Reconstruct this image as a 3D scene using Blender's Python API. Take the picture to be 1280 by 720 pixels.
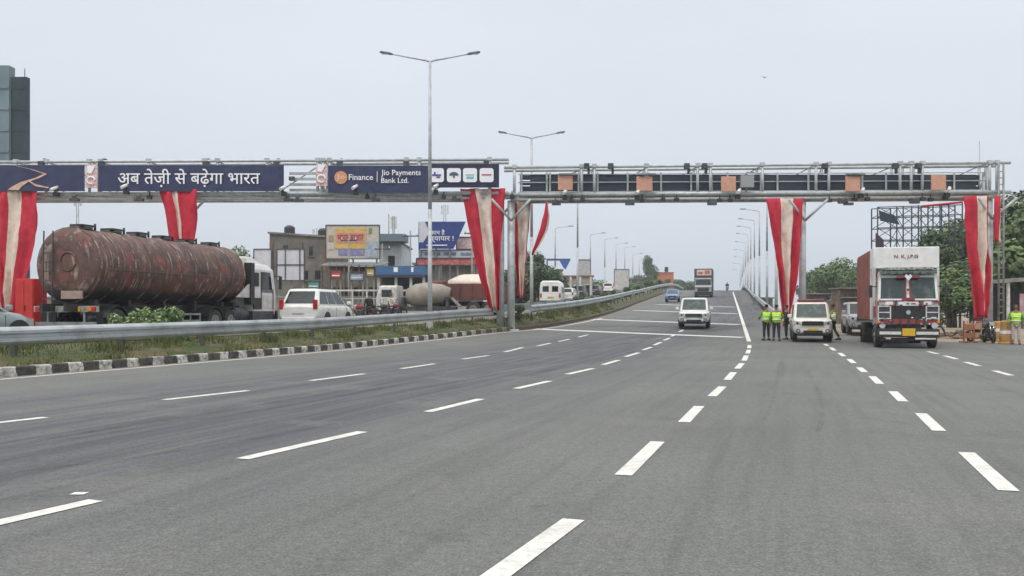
import bpy, math, random
from mathutils import Vector, Matrix, noise as mnoise
R = math.radians
random.seed(7)
scene = bpy.context.scene
col = scene.collection
for o in list(bpy.data.objects): bpy.data.objects.remove(o)

# ------------------------------------------------------------------ camera, sky, sun
F = 1150.0; HZ = 390.0; CH = 1.5            # focal length and horizon in photo pixels, camera height
cam = bpy.data.objects.new('camera', bpy.data.cameras.new('camera'))
cam.data.sensor_width = 36; cam.data.lens = 36 * F / 1280
cam.data.shift_y = (HZ - 360) / 1280
cam.data.clip_start = .1; cam.data.clip_end = 9000
cam.location = (0, 0, CH); cam.rotation_euler = (R(90), 0, 0)
col.objects.link(cam); scene.camera = cam

SUN_EL, SUN_AZ = 58, 200
world = bpy.data.worlds.new('World'); scene.world = world; world.use_nodes = True
nt = world.node_tree; N = nt.nodes; bg = N['Background']
sky = N.new('ShaderNodeTexSky'); sky.sky_type = 'NISHITA'; sky.sun_disc = False
sky.sun_elevation = R(SUN_EL); sky.sun_rotation = R(SUN_AZ); sky.air_density = 2; sky.dust_density = 6; sky.ozone_density = 1
tc = N.new('ShaderNodeTexCoord'); sep = N.new('ShaderNodeSeparateXYZ'); nt.links.new(tc.outputs['Generated'], sep.inputs[0])
ramp = N.new('ShaderNodeValToRGB'); nt.links.new(sep.outputs['Z'], ramp.inputs[0])
cr = ramp.color_ramp; cr.interpolation = 'EASE'
cr.elements[0].position = 0.0; cr.elements[0].color = (.665, .725, .80, 1)
cr.elements[1].position = 1.0; cr.elements[1].color = (1.0, 1.0, 1.0, 1)
e = cr.elements.new(.12); e.color = (.70, .76, .845, 1)
e = cr.elements.new(.3); e.color = (.755, .81, .89, 1)
cl = N.new('ShaderNodeTexNoise'); cl.inputs['Scale'].default_value = 1.6; cl.inputs['Detail'].default_value = 4
mp = N.new('ShaderNodeMapping'); mp.inputs['Scale'].default_value = (1, 1, 3.2)
nt.links.new(tc.outputs['Generated'], mp.inputs[0]); nt.links.new(mp.outputs[0], cl.inputs['Vector'])
mr = N.new('ShaderNodeMapRange'); mr.inputs['From Min'].default_value = .3; mr.inputs['From Max'].default_value = .7
mr.inputs['To Min'].default_value = .95; mr.inputs['To Max'].default_value = 1.035; nt.links.new(cl.outputs['Fac'], mr.inputs[0])
# overcast: brighter towards the zenith
zb = N.new('ShaderNodeMapRange'); zb.interpolation_type = 'SMOOTHSTEP'
zb.inputs['From Min'].default_value = .3; zb.inputs['From Max'].default_value = 1; zb.inputs['To Min'].default_value = 10; zb.inputs['To Max'].default_value = 17
nt.links.new(sep.outputs['Z'], zb.inputs[0])
mu = N.new('ShaderNodeMath'); mu.operation = 'MULTIPLY'; nt.links.new(zb.outputs[0], mu.inputs[0]); nt.links.new(mr.outputs[0], mu.inputs[1])
vm = N.new('ShaderNodeVectorMath'); vm.operation = 'SCALE'; nt.links.new(ramp.outputs[0], vm.inputs[0]); nt.links.new(mu.outputs[0], vm.inputs['Scale'])
mx = N.new('ShaderNodeMix'); mx.data_type = 'RGBA'; mx.inputs[0].default_value = .94; mx.clamp_factor = True
nt.links.new(sky.outputs[0], mx.inputs[6]); nt.links.new(vm.outputs[0], mx.inputs[7])
nt.links.new(mx.outputs[2], bg.inputs['Color']); bg.inputs['Strength'].default_value = .1

sun = bpy.data.objects.new('sun', bpy.data.lights.new('sun', 'SUN')); col.objects.link(sun)
sun.data.energy = 1.25; sun.data.angle = R(14); sun.data.color = (1, .96, .9)
az = R(SUN_AZ); el = R(SUN_EL)
sdir = Vector((math.sin(az) * math.cos(el), math.cos(az) * math.cos(el), math.sin(el)))
sun.rotation_euler = sdir.to_track_quat('Z', 'Y').to_euler(); sun.location = (0, 0, 60)
scene.view_settings.view_transform = 'Standard'; scene.view_settings.look = 'None'
scene.view_settings.exposure = .05; scene.view_settings.gamma = 1
scene.cycles.max_bounces = 6; scene.cycles.volume_bounces = 0
scene.render.film_transparent = False

# ------------------------------------------------------------------ curves of the place
def mono(tab):
    xs = [t[0] for t in tab]; ys = [t[1] for t in tab]; n = len(xs)
    d = [(ys[i+1]-ys[i])/(xs[i+1]-xs[i]) for i in range(n-1)]
    m = [d[0]] + [0 if d[i-1]*d[i] <= 0 else 2*d[i-1]*d[i]/(d[i-1]+d[i]) for i in range(1, n-1)] + [d[-1]]
    def f(x):
        if x <= xs[0]: return ys[0] + m[0]*(x-xs[0])
        if x >= xs[-1]: return ys[-1] + m[-1]*(x-xs[-1])
        i = 0
        while x > xs[i+1]: i += 1
        h = xs[i+1]-xs[i]; t = (x-xs[i])/h
        return ((2*t**3-3*t*t+1)*ys[i] + (t**3-2*t*t+t)*h*m[i] + (-2*t**3+3*t*t)*ys[i+1] + (t**3-t*t)*h*m[i+1])
    return f
P = mono([(-60,0),(35,0),(45,.13),(55,.48),(70,1.08),(90,1.9),(115,2.9),(140,4.1),(160,5.0),(185,5.85),(205,6.1),(225,6.1),(300,5.2),(400,3),(500,1),(600,0),(3000,0)])
K = mono([(-60,-36),(0,-18.2),(20.5,-11.9),(30,-8.9),(41,-5.7),(50,-2.0),(55.3,1.4),(60,3.3),(69,6.2),(88,10.8),(108,15),(130,20.2),(185,33.4),(225,42.9),(300,60.6),(600,131),(3000,697)])
OF = mono([(-60,.6),(42,.6),(60,.42),(80,.3),(130,.1),(300,0),(3000,0)])
def PO(Y): return P(Y) + OF(Y)
def E(Y): return 10.8 + .236*(Y-42)
XRt = mono([(-60,34),(37,34),(40,27),(42,22),(45,19.2),(50,17.9),(58,17.2),(70,19.7),(108,28.6)])
def XR(Y): return XRt(Y) if Y < 100 else E(Y) + 2.3 + (XRt(108)-E(108)-2.3)
def at(px, Y): return (px-640)/F*Y
def zat(py, Y): return CH - (py-HZ)/F*Y
def gpt(px, py):
    lo, hi = 3.0, 190.0
    for _ in range(50):
        m = (lo+hi)/2
        if HZ + F*(CH-P(m))/m > py: lo = m
        else: hi = m
    Y = (lo+hi)/2
    return at(px, Y), Y
def heading(Y): return math.atan((K(Y+1)-K(Y-1))/2)

# ------------------------------------------------------------------ materials
MATS = {}
def mat(name, c, rough=.6, metal=0, c2=None, sc=6, lo=.4, hi=.65, bump=0, bsc=None, coat=0, stretch=(1,1,1), detail=6, spec=.5, alpha=None, coord='Object', rand=0):
    if name in MATS: return MATS[name]
    m = bpy.data.materials.new(name); m.use_nodes = True; t = m.node_tree; n = t.nodes; L = t.links
    b = n['Principled BSDF']; b.inputs['Roughness'].default_value = rough; b.inputs['Metallic'].default_value = metal
    b.inputs['Specular IOR Level'].default_value = spec
    b.inputs['Coat Weight'].default_value = coat; b.inputs['Coat Roughness'].default_value = .06
    b.inputs['Base Color'].default_value = (*c, 1)
    k = n.new('ShaderNodeTexCoord'); g = n.new('ShaderNodeMapping'); g.inputs['Scale'].default_value = stretch
    L.new(k.outputs[coord], g.inputs[0])
    if c2:
        z = n.new('ShaderNodeTexNoise'); z.inputs['Scale'].default_value = sc; z.inputs['Detail'].default_value = detail
        z.inputs['Roughness'].default_value = .65
        L.new(g.outputs[0], z.inputs['Vector'])
        r = n.new('ShaderNodeMapRange'); r.inputs['From Min'].default_value = lo; r.inputs['From Max'].default_value = hi
        L.new(z.outputs['Fac'], r.inputs[0])
        x = n.new('ShaderNodeMix'); x.data_type = 'RGBA'; x.inputs[6].default_value = (*c, 1); x.inputs[7].default_value = (*c2, 1)
        L.new(r.outputs[0], x.inputs[0]); out = x.outputs[2]
        if rand:
            q = n.new('ShaderNodeNewGeometry'); hs = n.new('ShaderNodeHueSaturation')
            rr = n.new('ShaderNodeMapRange'); rr.inputs['To Min'].default_value = 1-rand; rr.inputs['To Max'].default_value = 1+rand
            L.new(q.outputs['Random Per Island'], rr.inputs[0]); L.new(rr.outputs[0], hs.inputs['Value']); L.new(out, hs.inputs['Color']); out = hs.outputs[0]
        L.new(out, b.inputs['Base Color'])
    if bump:
        z2 = n.new('ShaderNodeTexNoise'); z2.inputs['Scale'].default_value = bsc or sc*3; z2.inputs['Detail'].default_value = 5
        L.new(g.outputs[0], z2.inputs['Vector'])
        bm = n.new('ShaderNodeBump'); bm.inputs['Strength'].default_value = bump; bm.inputs['Distance'].default_value = .02
        L.new(z2.outputs['Fac'], bm.inputs['Height']); L.new(bm.outputs[0], b.inputs['Normal'])
    MATS[name] = m; return m

def mixn(n, L, fac, a, b, typ='MIX'):
    x = n.new('ShaderNodeMix'); x.data_type = 'RGBA'; x.blend_type = typ
    for s, v in ((6, a), (7, b)):
        if isinstance(v, tuple): x.inputs[s].default_value = (*v, 1)
        else: L.new(v, x.inputs[s])
    if isinstance(fac, float): x.inputs[0].default_value = fac
    else: L.new(fac, x.inputs[0])
    return x.outputs[2]
def noise(n, L, vec, sc, lo, hi, a=0., b=1., det=6, rough=.6):
    z = n.new('ShaderNodeTexNoise'); z.inputs['Scale'].default_value = sc; z.inputs['Detail'].default_value = det; z.inputs['Roughness'].default_value = rough
    L.new(vec, z.inputs['Vector'])
    r = n.new('ShaderNodeMapRange'); r.inputs['From Min'].default_value = lo; r.inputs['From Max'].default_value = hi
    r.inputs['To Min'].default_value = a; r.inputs['To Max'].default_value = b
    L.new(z.outputs['Fac'], r.inputs[0]); return r.outputs[0]

def asphalt():
    m = bpy.data.materials.new('asphalt'); m.use_nodes = True; t = m.node_tree; n = t.nodes; L = t.links; b = n['Principled BSDF']
    uv = n.new('ShaderNodeUVMap'); uv.uv_map = 'UVMap'
    g1 = n.new('ShaderNodeMapping'); g1.inputs['Scale'].default_value = (1.1, .045, 1); L.new(uv.outputs[0], g1.inputs[0])
    pos = n.new('ShaderNodeNewGeometry'); v = pos.outputs['Position']
    c = mixn(n, L, noise(n, L, v, .16, .35, .68, det=4), (.126, .130, .122), (.160, .163, .152))
    # lateral zones: traffic-darkened lanes near the median, lighter and dustier away from it
    s = n.new('ShaderNodeSeparateXYZ'); L.new(uv.outputs[0], s.inputs[0])
    wob = noise(n, L, g1.outputs[0], .6, .3, .7, -1.6, 1.6)
    ad = n.new('ShaderNodeMath'); L.new(s.outputs['X'], ad.inputs[0]); L.new(wob, ad.inputs[1])
    def zone(a0, a1, a2, a3):
        r = n.new('ShaderNodeValToRGB'); k = r.color_ramp
        k.elements[0].position = a0/40; k.elements[0].color = (0,0,0,1); k.elements[1].position = a3/40; k.elements[1].color = (0,0,0,1)
        for q in (a1, a2):
            e = k.elements.new(q/40); e.color = (1,1,1,1)
        d = n.new('ShaderNodeMath'); d.operation = 'MULTIPLY'; d.inputs[1].default_value = 1/40; L.new(ad.outputs[0], d.inputs[0]); L.new(d.outputs[0], r.inputs[0])
        return r.outputs[0]
    f = n.new('ShaderNodeMath'); f.operation = 'MULTIPLY'; L.new(zone(3.5, 6.5, 12.5, 14.5), f.inputs[0])
    L.new(noise(n, L, g1.outputs[0], 2.2, .38, .6, .15, 1), f.inputs[1])
    c = mixn(n, L, f.outputs[0], c, (.088, .092, .104))
    f2 = n.new('ShaderNodeMath'); f2.operation = 'MULTIPLY'; L.new(zone(8.0, 9.4, 11.6, 13.2), f2.inputs[0])
    L.new(noise(n, L, g1.outputs[0], 4, .44, .62, 0, .65), f2.inputs[1])
    c = mixn(n, L, f2.outputs[0], c, (.045, .046, .056))
    c = mixn(n, L, noise(n, L, g1.outputs[0], 3.3, .48, .72, 0, .5), c, (.085, .083, .078))      # tyre polish
    c = mixn(n, L, noise(n, L, v, 1.1, .60, .70, 0, .45), c, (.08, .078, .073))
    c = mixn(n, L, noise(n, L, v, .45, .55, .62, 0, .35), c, (.175, .17, .155), 'MIX')
    c = mixn(n, L, noise(n, L, v, 3.5, .68, .74, 0, .5), c, (.05, .05, .05))       # oil and patches
    kd = n.new('ShaderNodeMapRange'); kd.inputs['From Min'].default_value = 1.3; kd.inputs['From Max'].default_value = 0; L.new(s.outputs['X'], kd.inputs[0])
    km = n.new('ShaderNodeMath'); km.operation = 'MULTIPLY'; L.new(kd.outputs[0], km.inputs[0]); L.new(noise(n, L, v, 1.8, .3, .65, .1, .95), km.inputs[1])
    c = mixn(n, L, km.outputs[0], c, (.21, .175, .135))      # grit swept against the kerb
    gr = noise(n, L, v, 48, .32, .68, .45, 1.55, det=5, rough=.8)
    ho = n.new('ShaderNodeVectorMath'); ho.operation = 'SCALE'; L.new(c, ho.inputs[0]); L.new(gr, ho.inputs['Scale'])
    gr2 = noise(n, L, v, 13, .35, .65, .80, 1.2, det=6, rough=.75)
    h2 = n.new('ShaderNodeVectorMath'); h2.operation = 'SCALE'; L.new(ho.outputs[0], h2.inputs[0]); L.new(gr2, h2.inputs['Scale'])
    L.new(h2.outputs[0], b.inputs['Base Color'])
    b.inputs['Roughness'].default_value = .82; b.inputs['Specular IOR Level'].default_value = .35
    z2 = n.new('ShaderNodeTexNoise'); z2.inputs['Scale'].default_value = 90; z2.inputs['Detail'].default_value = 3; L.new(v, z2.inputs['Vector'])
    bm = n.new('ShaderNodeBump'); bm.inputs['Strength'].default_value = .5; bm.inputs['Distance'].default_value = .01
    L.new(z2.outputs['Fac'], bm.inputs['Height']); L.new(bm.outputs[0], b.inputs['Normal'])
    return m
def ground_mat():
    m = bpy.data.materials.new('dusty_ground'); m.use_nodes = True; t = m.node_tree; n = t.nodes; L = t.links; b = n['Principled BSDF']
    v = n.new('ShaderNodeNewGeometry').outputs['Position']
    c = mixn(n, L, noise(n, L, v, .12, .4, .62), (.30, .225, .16), (.36, .29, .22))
    c = mixn(n, L, noise(n, L, v, .35, .52, .64), c, (.13, .14, .06))
    c = mixn(n, L, noise(n, L, v, 6, .4, .7, 0, .5), c, (.2, .15, .1))
    L.new(c, b.inputs['Base Color']); b.inputs['Roughness'].default_value = .95
    z2 = n.new('ShaderNodeTexNoise'); z2.inputs['Scale'].default_value = 8; z2.inputs['Detail'].default_value = 8; L.new(v, z2.inputs['Vector'])
    bm = n.new('ShaderNodeBump'); bm.inputs['Strength'].default_value = .8; bm.inputs['Distance'].default_value = .06
    L.new(z2.outputs['Fac'], bm.inputs['Height']); L.new(bm.outputs[0], b.inputs['Normal'])
    return m
ASPH = asphalt(); GRND = ground_mat()
def paint_mat():
    m = bpy.data.materials.new('road_paint'); m.use_nodes = True; t = m.node_tree; n = t.nodes; L = t.links; b = n['Principled BSDF']
    v = n.new('ShaderNodeNewGeometry').outputs['Position']
    c = mixn(n, L, noise(n, L, v, 9, .35, .7), (.78, .77, .70), (.52, .51, .47))
    c = mixn(n, L, noise(n, L, v, 26, .56, .70, 0, .75, rough=.8), c, (.22, .22, .2)); c = mixn(n, L, noise(n, L, v, 2.2, .5, .72, 0, .45), c, (.30, .30, .28))
    L.new(c, b.inputs['Base Color']); b.inputs['Roughness'].default_value = .7
    return m
PAINT = paint_mat()
def kerb_mat():
    m = bpy.data.materials.new('kerb_paint'); m.use_nodes = True; t = m.node_tree; n = t.nodes; L = t.links; b = n['Principled BSDF']
    uv = n.new('ShaderNodeUVMap'); uv.uv_map = 'UVMap'
    s = n.new('ShaderNodeSeparateXYZ'); L.new(uv.outputs[0], s.inputs[0])
    v = n.new('ShaderNodeNewGeometry').outputs['Position']
    wb = noise(n, L, v, 5, .3, .7, -.05, .05)
    a = n.new('ShaderNodeMath'); L.new(s.outputs['Y'], a.inputs[0]); L.new(wb, a.inputs[1])
    md = n.new('ShaderNodeMath'); md.operation = 'PINGPONG'; md.inputs[1].default_value = .52; L.new(a.outputs[0], md.inputs[0])
    gt = n.new('ShaderNodeMath'); gt.operation = 'GREATER_THAN'; gt.inputs[1].default_value = .29; L.new(md.outputs[0], gt.inputs[0])
    wh = mixn(n, L, noise(n, L, v, 7, .45, .65), (.62, .61, .56), (.20, .18, .15))
    bk = mixn(n, L, noise(n, L, v, 6, .4, .65), (.022, .023, .025), (.085, .08, .07))
    sp = n.new('ShaderNodeSeparateXYZ'); L.new(v, sp.inputs[0]); fr = n.new('ShaderNodeMapRange'); fr.inputs['From Min'].default_value = 48; fr.inputs['From Max'].default_value = 54
    L.new(sp.outputs['Y'], fr.inputs[0])
    kc = mixn(n, L, gt.outputs[0], bk, wh); kc = mixn(n, L, noise(n, L, v, 2.3, .45, .68, 0, .6), kc, (.11,.09,.065)); kc = mixn(n, L, noise(n, L, v, 14, .52, .66, 0, .35), kc, (.13,.115,.09))
    L.new(mixn(n, L, fr.outputs[0], kc, (.085,.07,.05)), b.inputs['Base Color']); b.inputs['Roughness'].default_value = .85
    return m
KERB = kerb_mat()

galv = mat('galvanised_steel', (.52,.54,.54), .5, .15, (.36,.38,.38), 3, bump=.1)
galv2 = mat('weathered_galvanised', (.30,.32,.31), .6, .2, (.17,.18,.17), 2, bump=.1)
rail_m = mat('rail_steel', (.48,.51,.52), .42, .55, (.30,.31,.31), 1.2, lo=.45, hi=.7)
dark_steel = mat('dark_steel', (.045,.05,.06), .5, .2, (.09,.095,.1), 3)
navy = mat('navy_banner', (.022,.028,.082), .55, 0, (.035,.042,.11), 1.5)
navy2 = mat('dark_navy_banner', (.012,.015,.04), .55, 0, (.02,.024,.06), 1.5)
white_p = mat('white_paint', (.78,.78,.76), .35, 0, (.66,.65,.62), 2.2, coat=.3)
white_dirty = mat('dirty_white', (.68,.67,.63), .55, 0, (.45,.42,.37), 2.5)
letter_w = mat('white_letters', (.85,.85,.87), .6)
redcloth = mat('red_cloth', (.56,.022,.050), .85, 0, (.42,.015,.035), 3, bump=.6, bsc=6)
creamcloth = mat('cream_cloth', (.74,.65,.55), .9, 0, (.62,.50,.42), 3)
red_p = mat('red_paint', (.42,.03,.025), .5, 0, (.3,.025,.02), 2)
glass = mat('car_glass', (.012,.018,.02), .08, 0, (.03,.04,.04), 1.5, spec=.6)
glass_l = mat('pale_car_glass', (.035,.055,.052), .12, 0, (.09,.12,.11), 1.8, lo=.5, hi=.62, spec=.55)
black_pl = mat('black_plastic', (.02,.02,.021), .5, 0, (.04,.038,.035), 5)
rubber = mat('tyre_rubber', (.022,.021,.02), .85, 0, (.06,.053,.045), 4)
rim_m = mat('wheel_rim', (.3,.3,.3), .4, .6, (.16,.15,.14), 6)
chrome = mat('chrome', (.6,.6,.6), .18, 1)
lamp_gl = mat('headlamp_glass', (.62,.64,.66), .1, .3, (.4,.42,.45), 20)
tail_m = mat('tail_lamp', (.38,.012,.015), .15, 0, (.5,.03,.03), 20)
orange_m = mat('orange_lamp', (.7,.22,.03), .25)
yplate = mat('yellow_plate', (.68,.42,.02), .5, 0, (.55,.33,.02), 20)
wplate = mat('white_plate', (.7,.7,.68), .5)
hivis = mat('hi_vis_cloth', (.52,.88,.06), .75, 0, (.40,.76,.05), 8)
reflect = mat('reflective_tape', (.72,.74,.68), .4)
darkcloth = mat('dark_cloth', (.02,.022,.03), .9, 0, (.035,.036,.045), 8)
paleCloth = mat('pale_trousers_cloth', (.55,.47,.45), .9, 0, (.45,.36,.35), 8)
skin_m = mat('brown_skin', (.23,.12,.075), .6)
hair_m = mat('black_hair', (.012,.010,.010), .7)
shoe_m = mat('black_shoe', (.02,.018,.017), .5)
bark = mat('tree_bark', (.12,.09,.065), .9, 0, (.07,.05,.04), 8, bump=.5)
leafA = mat('leaf_green', (.12,.18,.06), .7, 0, (.07,.115,.038), .5, rand=.45)
leafB = mat('leaf_dark_green', (.078,.125,.048), .7, 0, (.045,.08,.03), .5, rand=.45)
leafC = mat('leaf_fresh_green', (.19,.27,.09), .65, 0, (.10,.17,.05), 1.0, rand=.45)
flower = mat('white_blossom', (.55,.55,.42), .8)

# ------------------------------------------------------------------ mesh builder and records
def tag(o, label, cat, group=None, kind=None):
    o['label'] = label; o['category'] = cat
    if group: o['group'] = group
    if kind: o['kind'] = kind
    return o
def empty(name, loc, label=None, cat=None, group=None, rz=0):
    o = bpy.data.objects.new(name, None); col.objects.link(o); o.location = loc; o.rotation_euler = (0, 0, rz); o.empty_display_size = .3
    if label: tag(o, label, cat, group)
    return o
class MB:
    def __init__(s): s.v = []; s.f = []; s.mi = []; s.uv = {}; s.m = 0; s.sm = []; s.smooth = False
    def add(s, vs, fs, M=None):
        k = len(s.v)
        for p in vs: s.v.append(tuple(M @ Vector(p)) if M else tuple(p))
        for f in fs: s.f.append(tuple(i+k for i in f)); s.mi.append(s.m); s.sm.append(s.smooth)
        return s
    def box(s, c, d, M=None, taper=1):
        x, y, z = c; a, b, h = d[0]/2, d[1]/2, d[2]/2; t = taper
        vs = [(x-a,y-b,z-h),(x+a,y-b,z-h),(x+a,y+b,z-h),(x-a,y+b,z-h),(x-a*t,y-b*t,z+h),(x+a*t,y-b*t,z+h),(x+a*t,y+b*t,z+h),(x-a*t,y+b*t,z+h)]
        return s.add(vs, [(0,3,2,1),(4,5,6,7),(0,1,5,4),(1,2,6,5),(2,3,7,6),(3,0,4,7)], M)
    def tube(s, a, b, r, r2=None, n=8):
        a = Vector(a); b = Vector(b); r2 = r if r2 is None else r2; d = (b-a)
        if d.length < 1e-6: return s
        q = d.to_track_quat('Z', 'Y'); vs = []
        for p, rr in ((a, r), (b, r2)):
            for i in range(n):
                t = 2*math.pi*i/n; vs.append(p + q @ Vector((math.cos(t)*rr, math.sin(t)*rr, 0)))
        fs = [(i, (i+1) % n, n+(i+1) % n, n+i) for i in range(n)]
        o = s.smooth; s.smooth = n > 6
        s.add(vs, fs); s.smooth = False; k = len(s.v)-2*n
        s.f.append(tuple(k+i for i in reversed(range(n)))); s.f.append(tuple(k+n+i for i in range(n))); s.mi += [s.m, s.m]; s.sm += [False, False]
        s.smooth = o; return s
    def path(s, pts, r, n=8):
        rr = r if isinstance(r, (list, tuple)) else [r]*len(pts)
        for i in range(len(pts)-1): s.tube(pts[i], pts[i+1], rr[i], rr[i+1], n)
        return s
    def loft(s, rings, cap=True, smooth=False):
        n = len(rings[0]); vs = [p for r in rings for p in r]; fs = []
        for j in range(len(rings)-1):
            for i in range(n): fs.append((j*n+i, j*n+(i+1) % n, (j+1)*n+(i+1) % n, (j+1)*n+i))
        o = s.smooth; s.smooth = smooth; s.add(vs, fs); s.smooth = False
        if cap:
            k = len(s.v)-len(vs)
            s.f.append(tuple(k+i for i in reversed(range(n)))); s.f.append(tuple(k+(len(rings)-1)*n+i for i in range(n))); s.mi += [s.m]*2; s.sm += [False]*2
        s.smooth = o; return s
    def prism(s, poly, axis, a, b):       # poly in the two other axes, extruded from a to b
        def P3(p, t):
            return {'x': (t, p[0], p[1]), 'y': (p[0], t, p[1]), 'z': (p[0], p[1], t)}[axis]
        return s.loft([[P3(p, a) for p in poly], [P3(p, b) for p in poly]])
    def wheel(s, c, r, w, n=20, ri=None):   # axis x
        x, y, z = c; prof = [(ri or r*.6, -w/2), (r*.93, -w/2), (r, -w*.36), (r, w*.36), (r*.93, w/2), (ri or r*.6, w/2)]
        rings = [[(x+q, y+math.cos(2*math.pi*i/n)*rr, z+math.sin(2*math.pi*i/n)*rr) for i in range(n)] for rr, q in prof]
        return s.loft(rings, cap=False, smooth=True)
    def disc(s, c, r, t, axis='x', n=16):
        x, y, z = c; d = {'x': (t/2,0,0), 'y': (0,t/2,0), 'z': (0,0,t/2)}[axis]
        return s.tube((x-d[0],y-d[1],z-d[2]), (x+d[0],y+d[1],z+d[2]), r, n=n)
    def sph(s, c, r, n=10, sc=(1,1,1)):
        rings = []
        for j in range(1, n//2+1):
            t = math.pi*j/(n//2+1)
            rings.append([(c[0]+math.sin(t)*math.cos(2*math.pi*i/n)*r*sc[0], c[1]+math.sin(t)*math.sin(2*math.pi*i/n)*r*sc[1], c[2]-math.cos(t)*r*sc[2]) for i in range(n)])
        return s.loft(rings, smooth=True)
    def panel(s, q, u0, u1, v0, v1, off=.012, th=.012):  # thin slab on a quad (bl, br, tr, tl)
        a, b, c, d = [Vector(p) for p in q]
        nrm = (b-a).cross(d-a).normalized()
        def pt(u, v): return (a*(1-u)+b*u)*(1-v) + (d*(1-u)+c*u)*v
        ps = [pt(u0,v0), pt(u1,v0), pt(u1,v1), pt(u0,v1)]
        return s.loft([[p+nrm*(off-th-.004) for p in ps], [p+nrm*off for p in ps]])
    def build(s, name, mats, parent=None, world=False, bevel=0, origin=None, uv=None, skipfix=False):
        me = bpy.data.meshes.new(name)
        off = Vector((0,0,0))
        if parent is not None and world:
            off = Vector(parent.location)
            if parent.parent: off += Vector(parent.parent.location)
        if parent is None and origin is not None: off = Vector(origin)
        elif parent is None and s.v and not skipfix:
            xs = [p[0] for p in s.v]; ys = [p[1] for p in s.v]; zs = [p[2] for p in s.v]
            off = Vector(((min(xs)+max(xs))/2, (min(ys)+max(ys))/2, min(zs)))
        me.from_pydata([tuple(Vector(p)-off) for p in s.v], [], s.f)
        if not isinstance(mats, (list, tuple)): mats = [mats]
        for m in mats: me.materials.append(m)
        me.polygons.foreach_set('material_index', s.mi); me.polygons.foreach_set('use_smooth', s.sm)
        if uv:
            l = me.uv_layers.new(name='UVMap')
            for lp in me.loops: l.data[lp.index].uv = uv[lp.vertex_index]
        me.update()
        o = bpy.data.objects.new(name, me); col.objects.link(o)
        if parent is not None: o.parent = parent
        else: o.location = off
        if bevel:
            b = o.modifiers.new('bevel', 'BEVEL'); b.width = bevel; b.segments = 2; b.limit_method = 'ANGLE'; b.angle_limit = R(40)
        return o
def part(name, m, parent, fn, **k):
    b = MB(); fn(b); return b.build(name, m, parent, **k)
def copy_tree(o, loc=None, rz=None, parent=None):
    c = o.copy(); col.objects.link(c)
    if parent is not None: c.parent = parent
    if loc is not None: c.location = loc
    if rz is not None: c.rotation_euler = (0, 0, rz)
    for ch in o.children: copy_tree(ch, parent=c)
    return c
def text(name, body, size, m, parent, loc, rot=(R(90),0,0), depth=.01, width=None, align='CENTER', height=None, bold=0):
    cu = bpy.data.curves.new(name, 'FONT'); cu.body = body; cu.size = size; cu.extrude = depth; cu.align_x = align; cu.align_y = 'CENTER'; cu.resolution_u = 3; cu.offset = bold
    t = bpy.data.objects.new('tmp', cu); col.objects.link(t)
    dg = bpy.context.evaluated_depsgraph_get(); me = bpy.data.meshes.new_from_object(t.evaluated_get(dg)); bpy.data.objects.remove(t)
    me.name = name; me.materials.clear(); me.materials.append(m)
    if width and me.vertices:
        xs = [v.co.x for v in me.vertices]; ys = [v.co.y for v in me.vertices]; k = width/(max(xs)-min(xs))
        ky = (height/(max(ys)-min(ys))) if height else k; mid = (max(xs)+min(xs))/2; my = (max(ys)+min(ys))/2
        for v in me.vertices: v.co.x = (v.co.x-mid)*k; v.co.y = (v.co.y-my)*ky
    o = bpy.data.objects.new(name, me); col.objects.link(o); o.parent = parent; o.location = loc; o.rotation_euler = rot
    return o

# ------------------------------------------------------------------ ground and roads
rows = [-30+i for i in range(91)] + [60+2.5*i for i in range(1, 73)] + [250+15*i for i in range(24)] + [700, 900, 1300, 2000, 3000, 5000]
def hR(Y): return P(Y) if Y < 48 else P(Y)*max(0, 1-(Y-48)/30)
def tcols(Y):
    k = K(Y); xr = XR(Y); p = P(Y); po = PO(Y); lf = po if Y < 40 else po*max(0, 1-(Y-40)/60)
    bz = -.3
    return [(k-3000, bz),(k-400, bz), (k-70, lf*.3 if Y < 100 else 0), (k-22, (lf*.7+po*.3) if Y < 400 else 0), (k-18, po-.05), (k-16.5, po-.03), (k-3.4, po-.03), (k-1.9, p+.50), (k-.9, p+.36), (k-.24, p+.17), (k-.2, p-.03),
            (k, p-.03), (xr, p-.03), (xr+.6, p-.02), (xr+8, hR(Y)+.02), (xr+70, hR(Y)*.6), (xr+420, bz), (xr+3000, bz)]
b = MB(); nc = len(tcols(0)); b.smooth = True
for Y in rows:
    for x, z in tcols(Y): b.v.append((x, Y, z))
for j in range(len(rows)-1):
    for i in range(nc-1):
        a = j*nc+i; b.f.append((a, a+1, a+nc+1, a+nc)); b.mi.append(1 if 5 < i < 10 else 0); b.sm.append(True)
soil = mat('median_soil', (.14,.10,.055), .95, 0, (.055,.075,.022), 1.1, lo=.35, hi=.55, bump=.8, coord='Object')
g = b.build('ground', [GRND, soil], skipfix=True); g['kind'] = 'structure'
def ribbon(name, fa, fb, fz, m, ys, n=1, lift=0):
    b = MB(); uv = []
    for Y in ys:
        a, c = fa(Y), fb(Y)
        for i in range(n+1):
            x = a+(c-a)*i/n; b.v.append((x, Y, fz(Y)+lift)); uv.append((x-K(Y), Y))
    for j in range(len(ys)-1):
        for i in range(n):
            q = j*(n+1)+i; b.f.append((q, q+1, q+n+2, q+n+1)); b.mi.append(0); b.sm.append(True)
    o = b.build(name, m, uv=uv, skipfix=True); o['kind'] = 'structure'; return o
ry = [y for y in rows if y < 620]
ribbon('road', lambda Y: K(Y)-.02, XR, P, ASPH, ry)
ribbon('opposite_road', lambda Y: K(Y)-16.5, lambda Y: K(Y)-3.4, PO, ASPH, ry)
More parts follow.
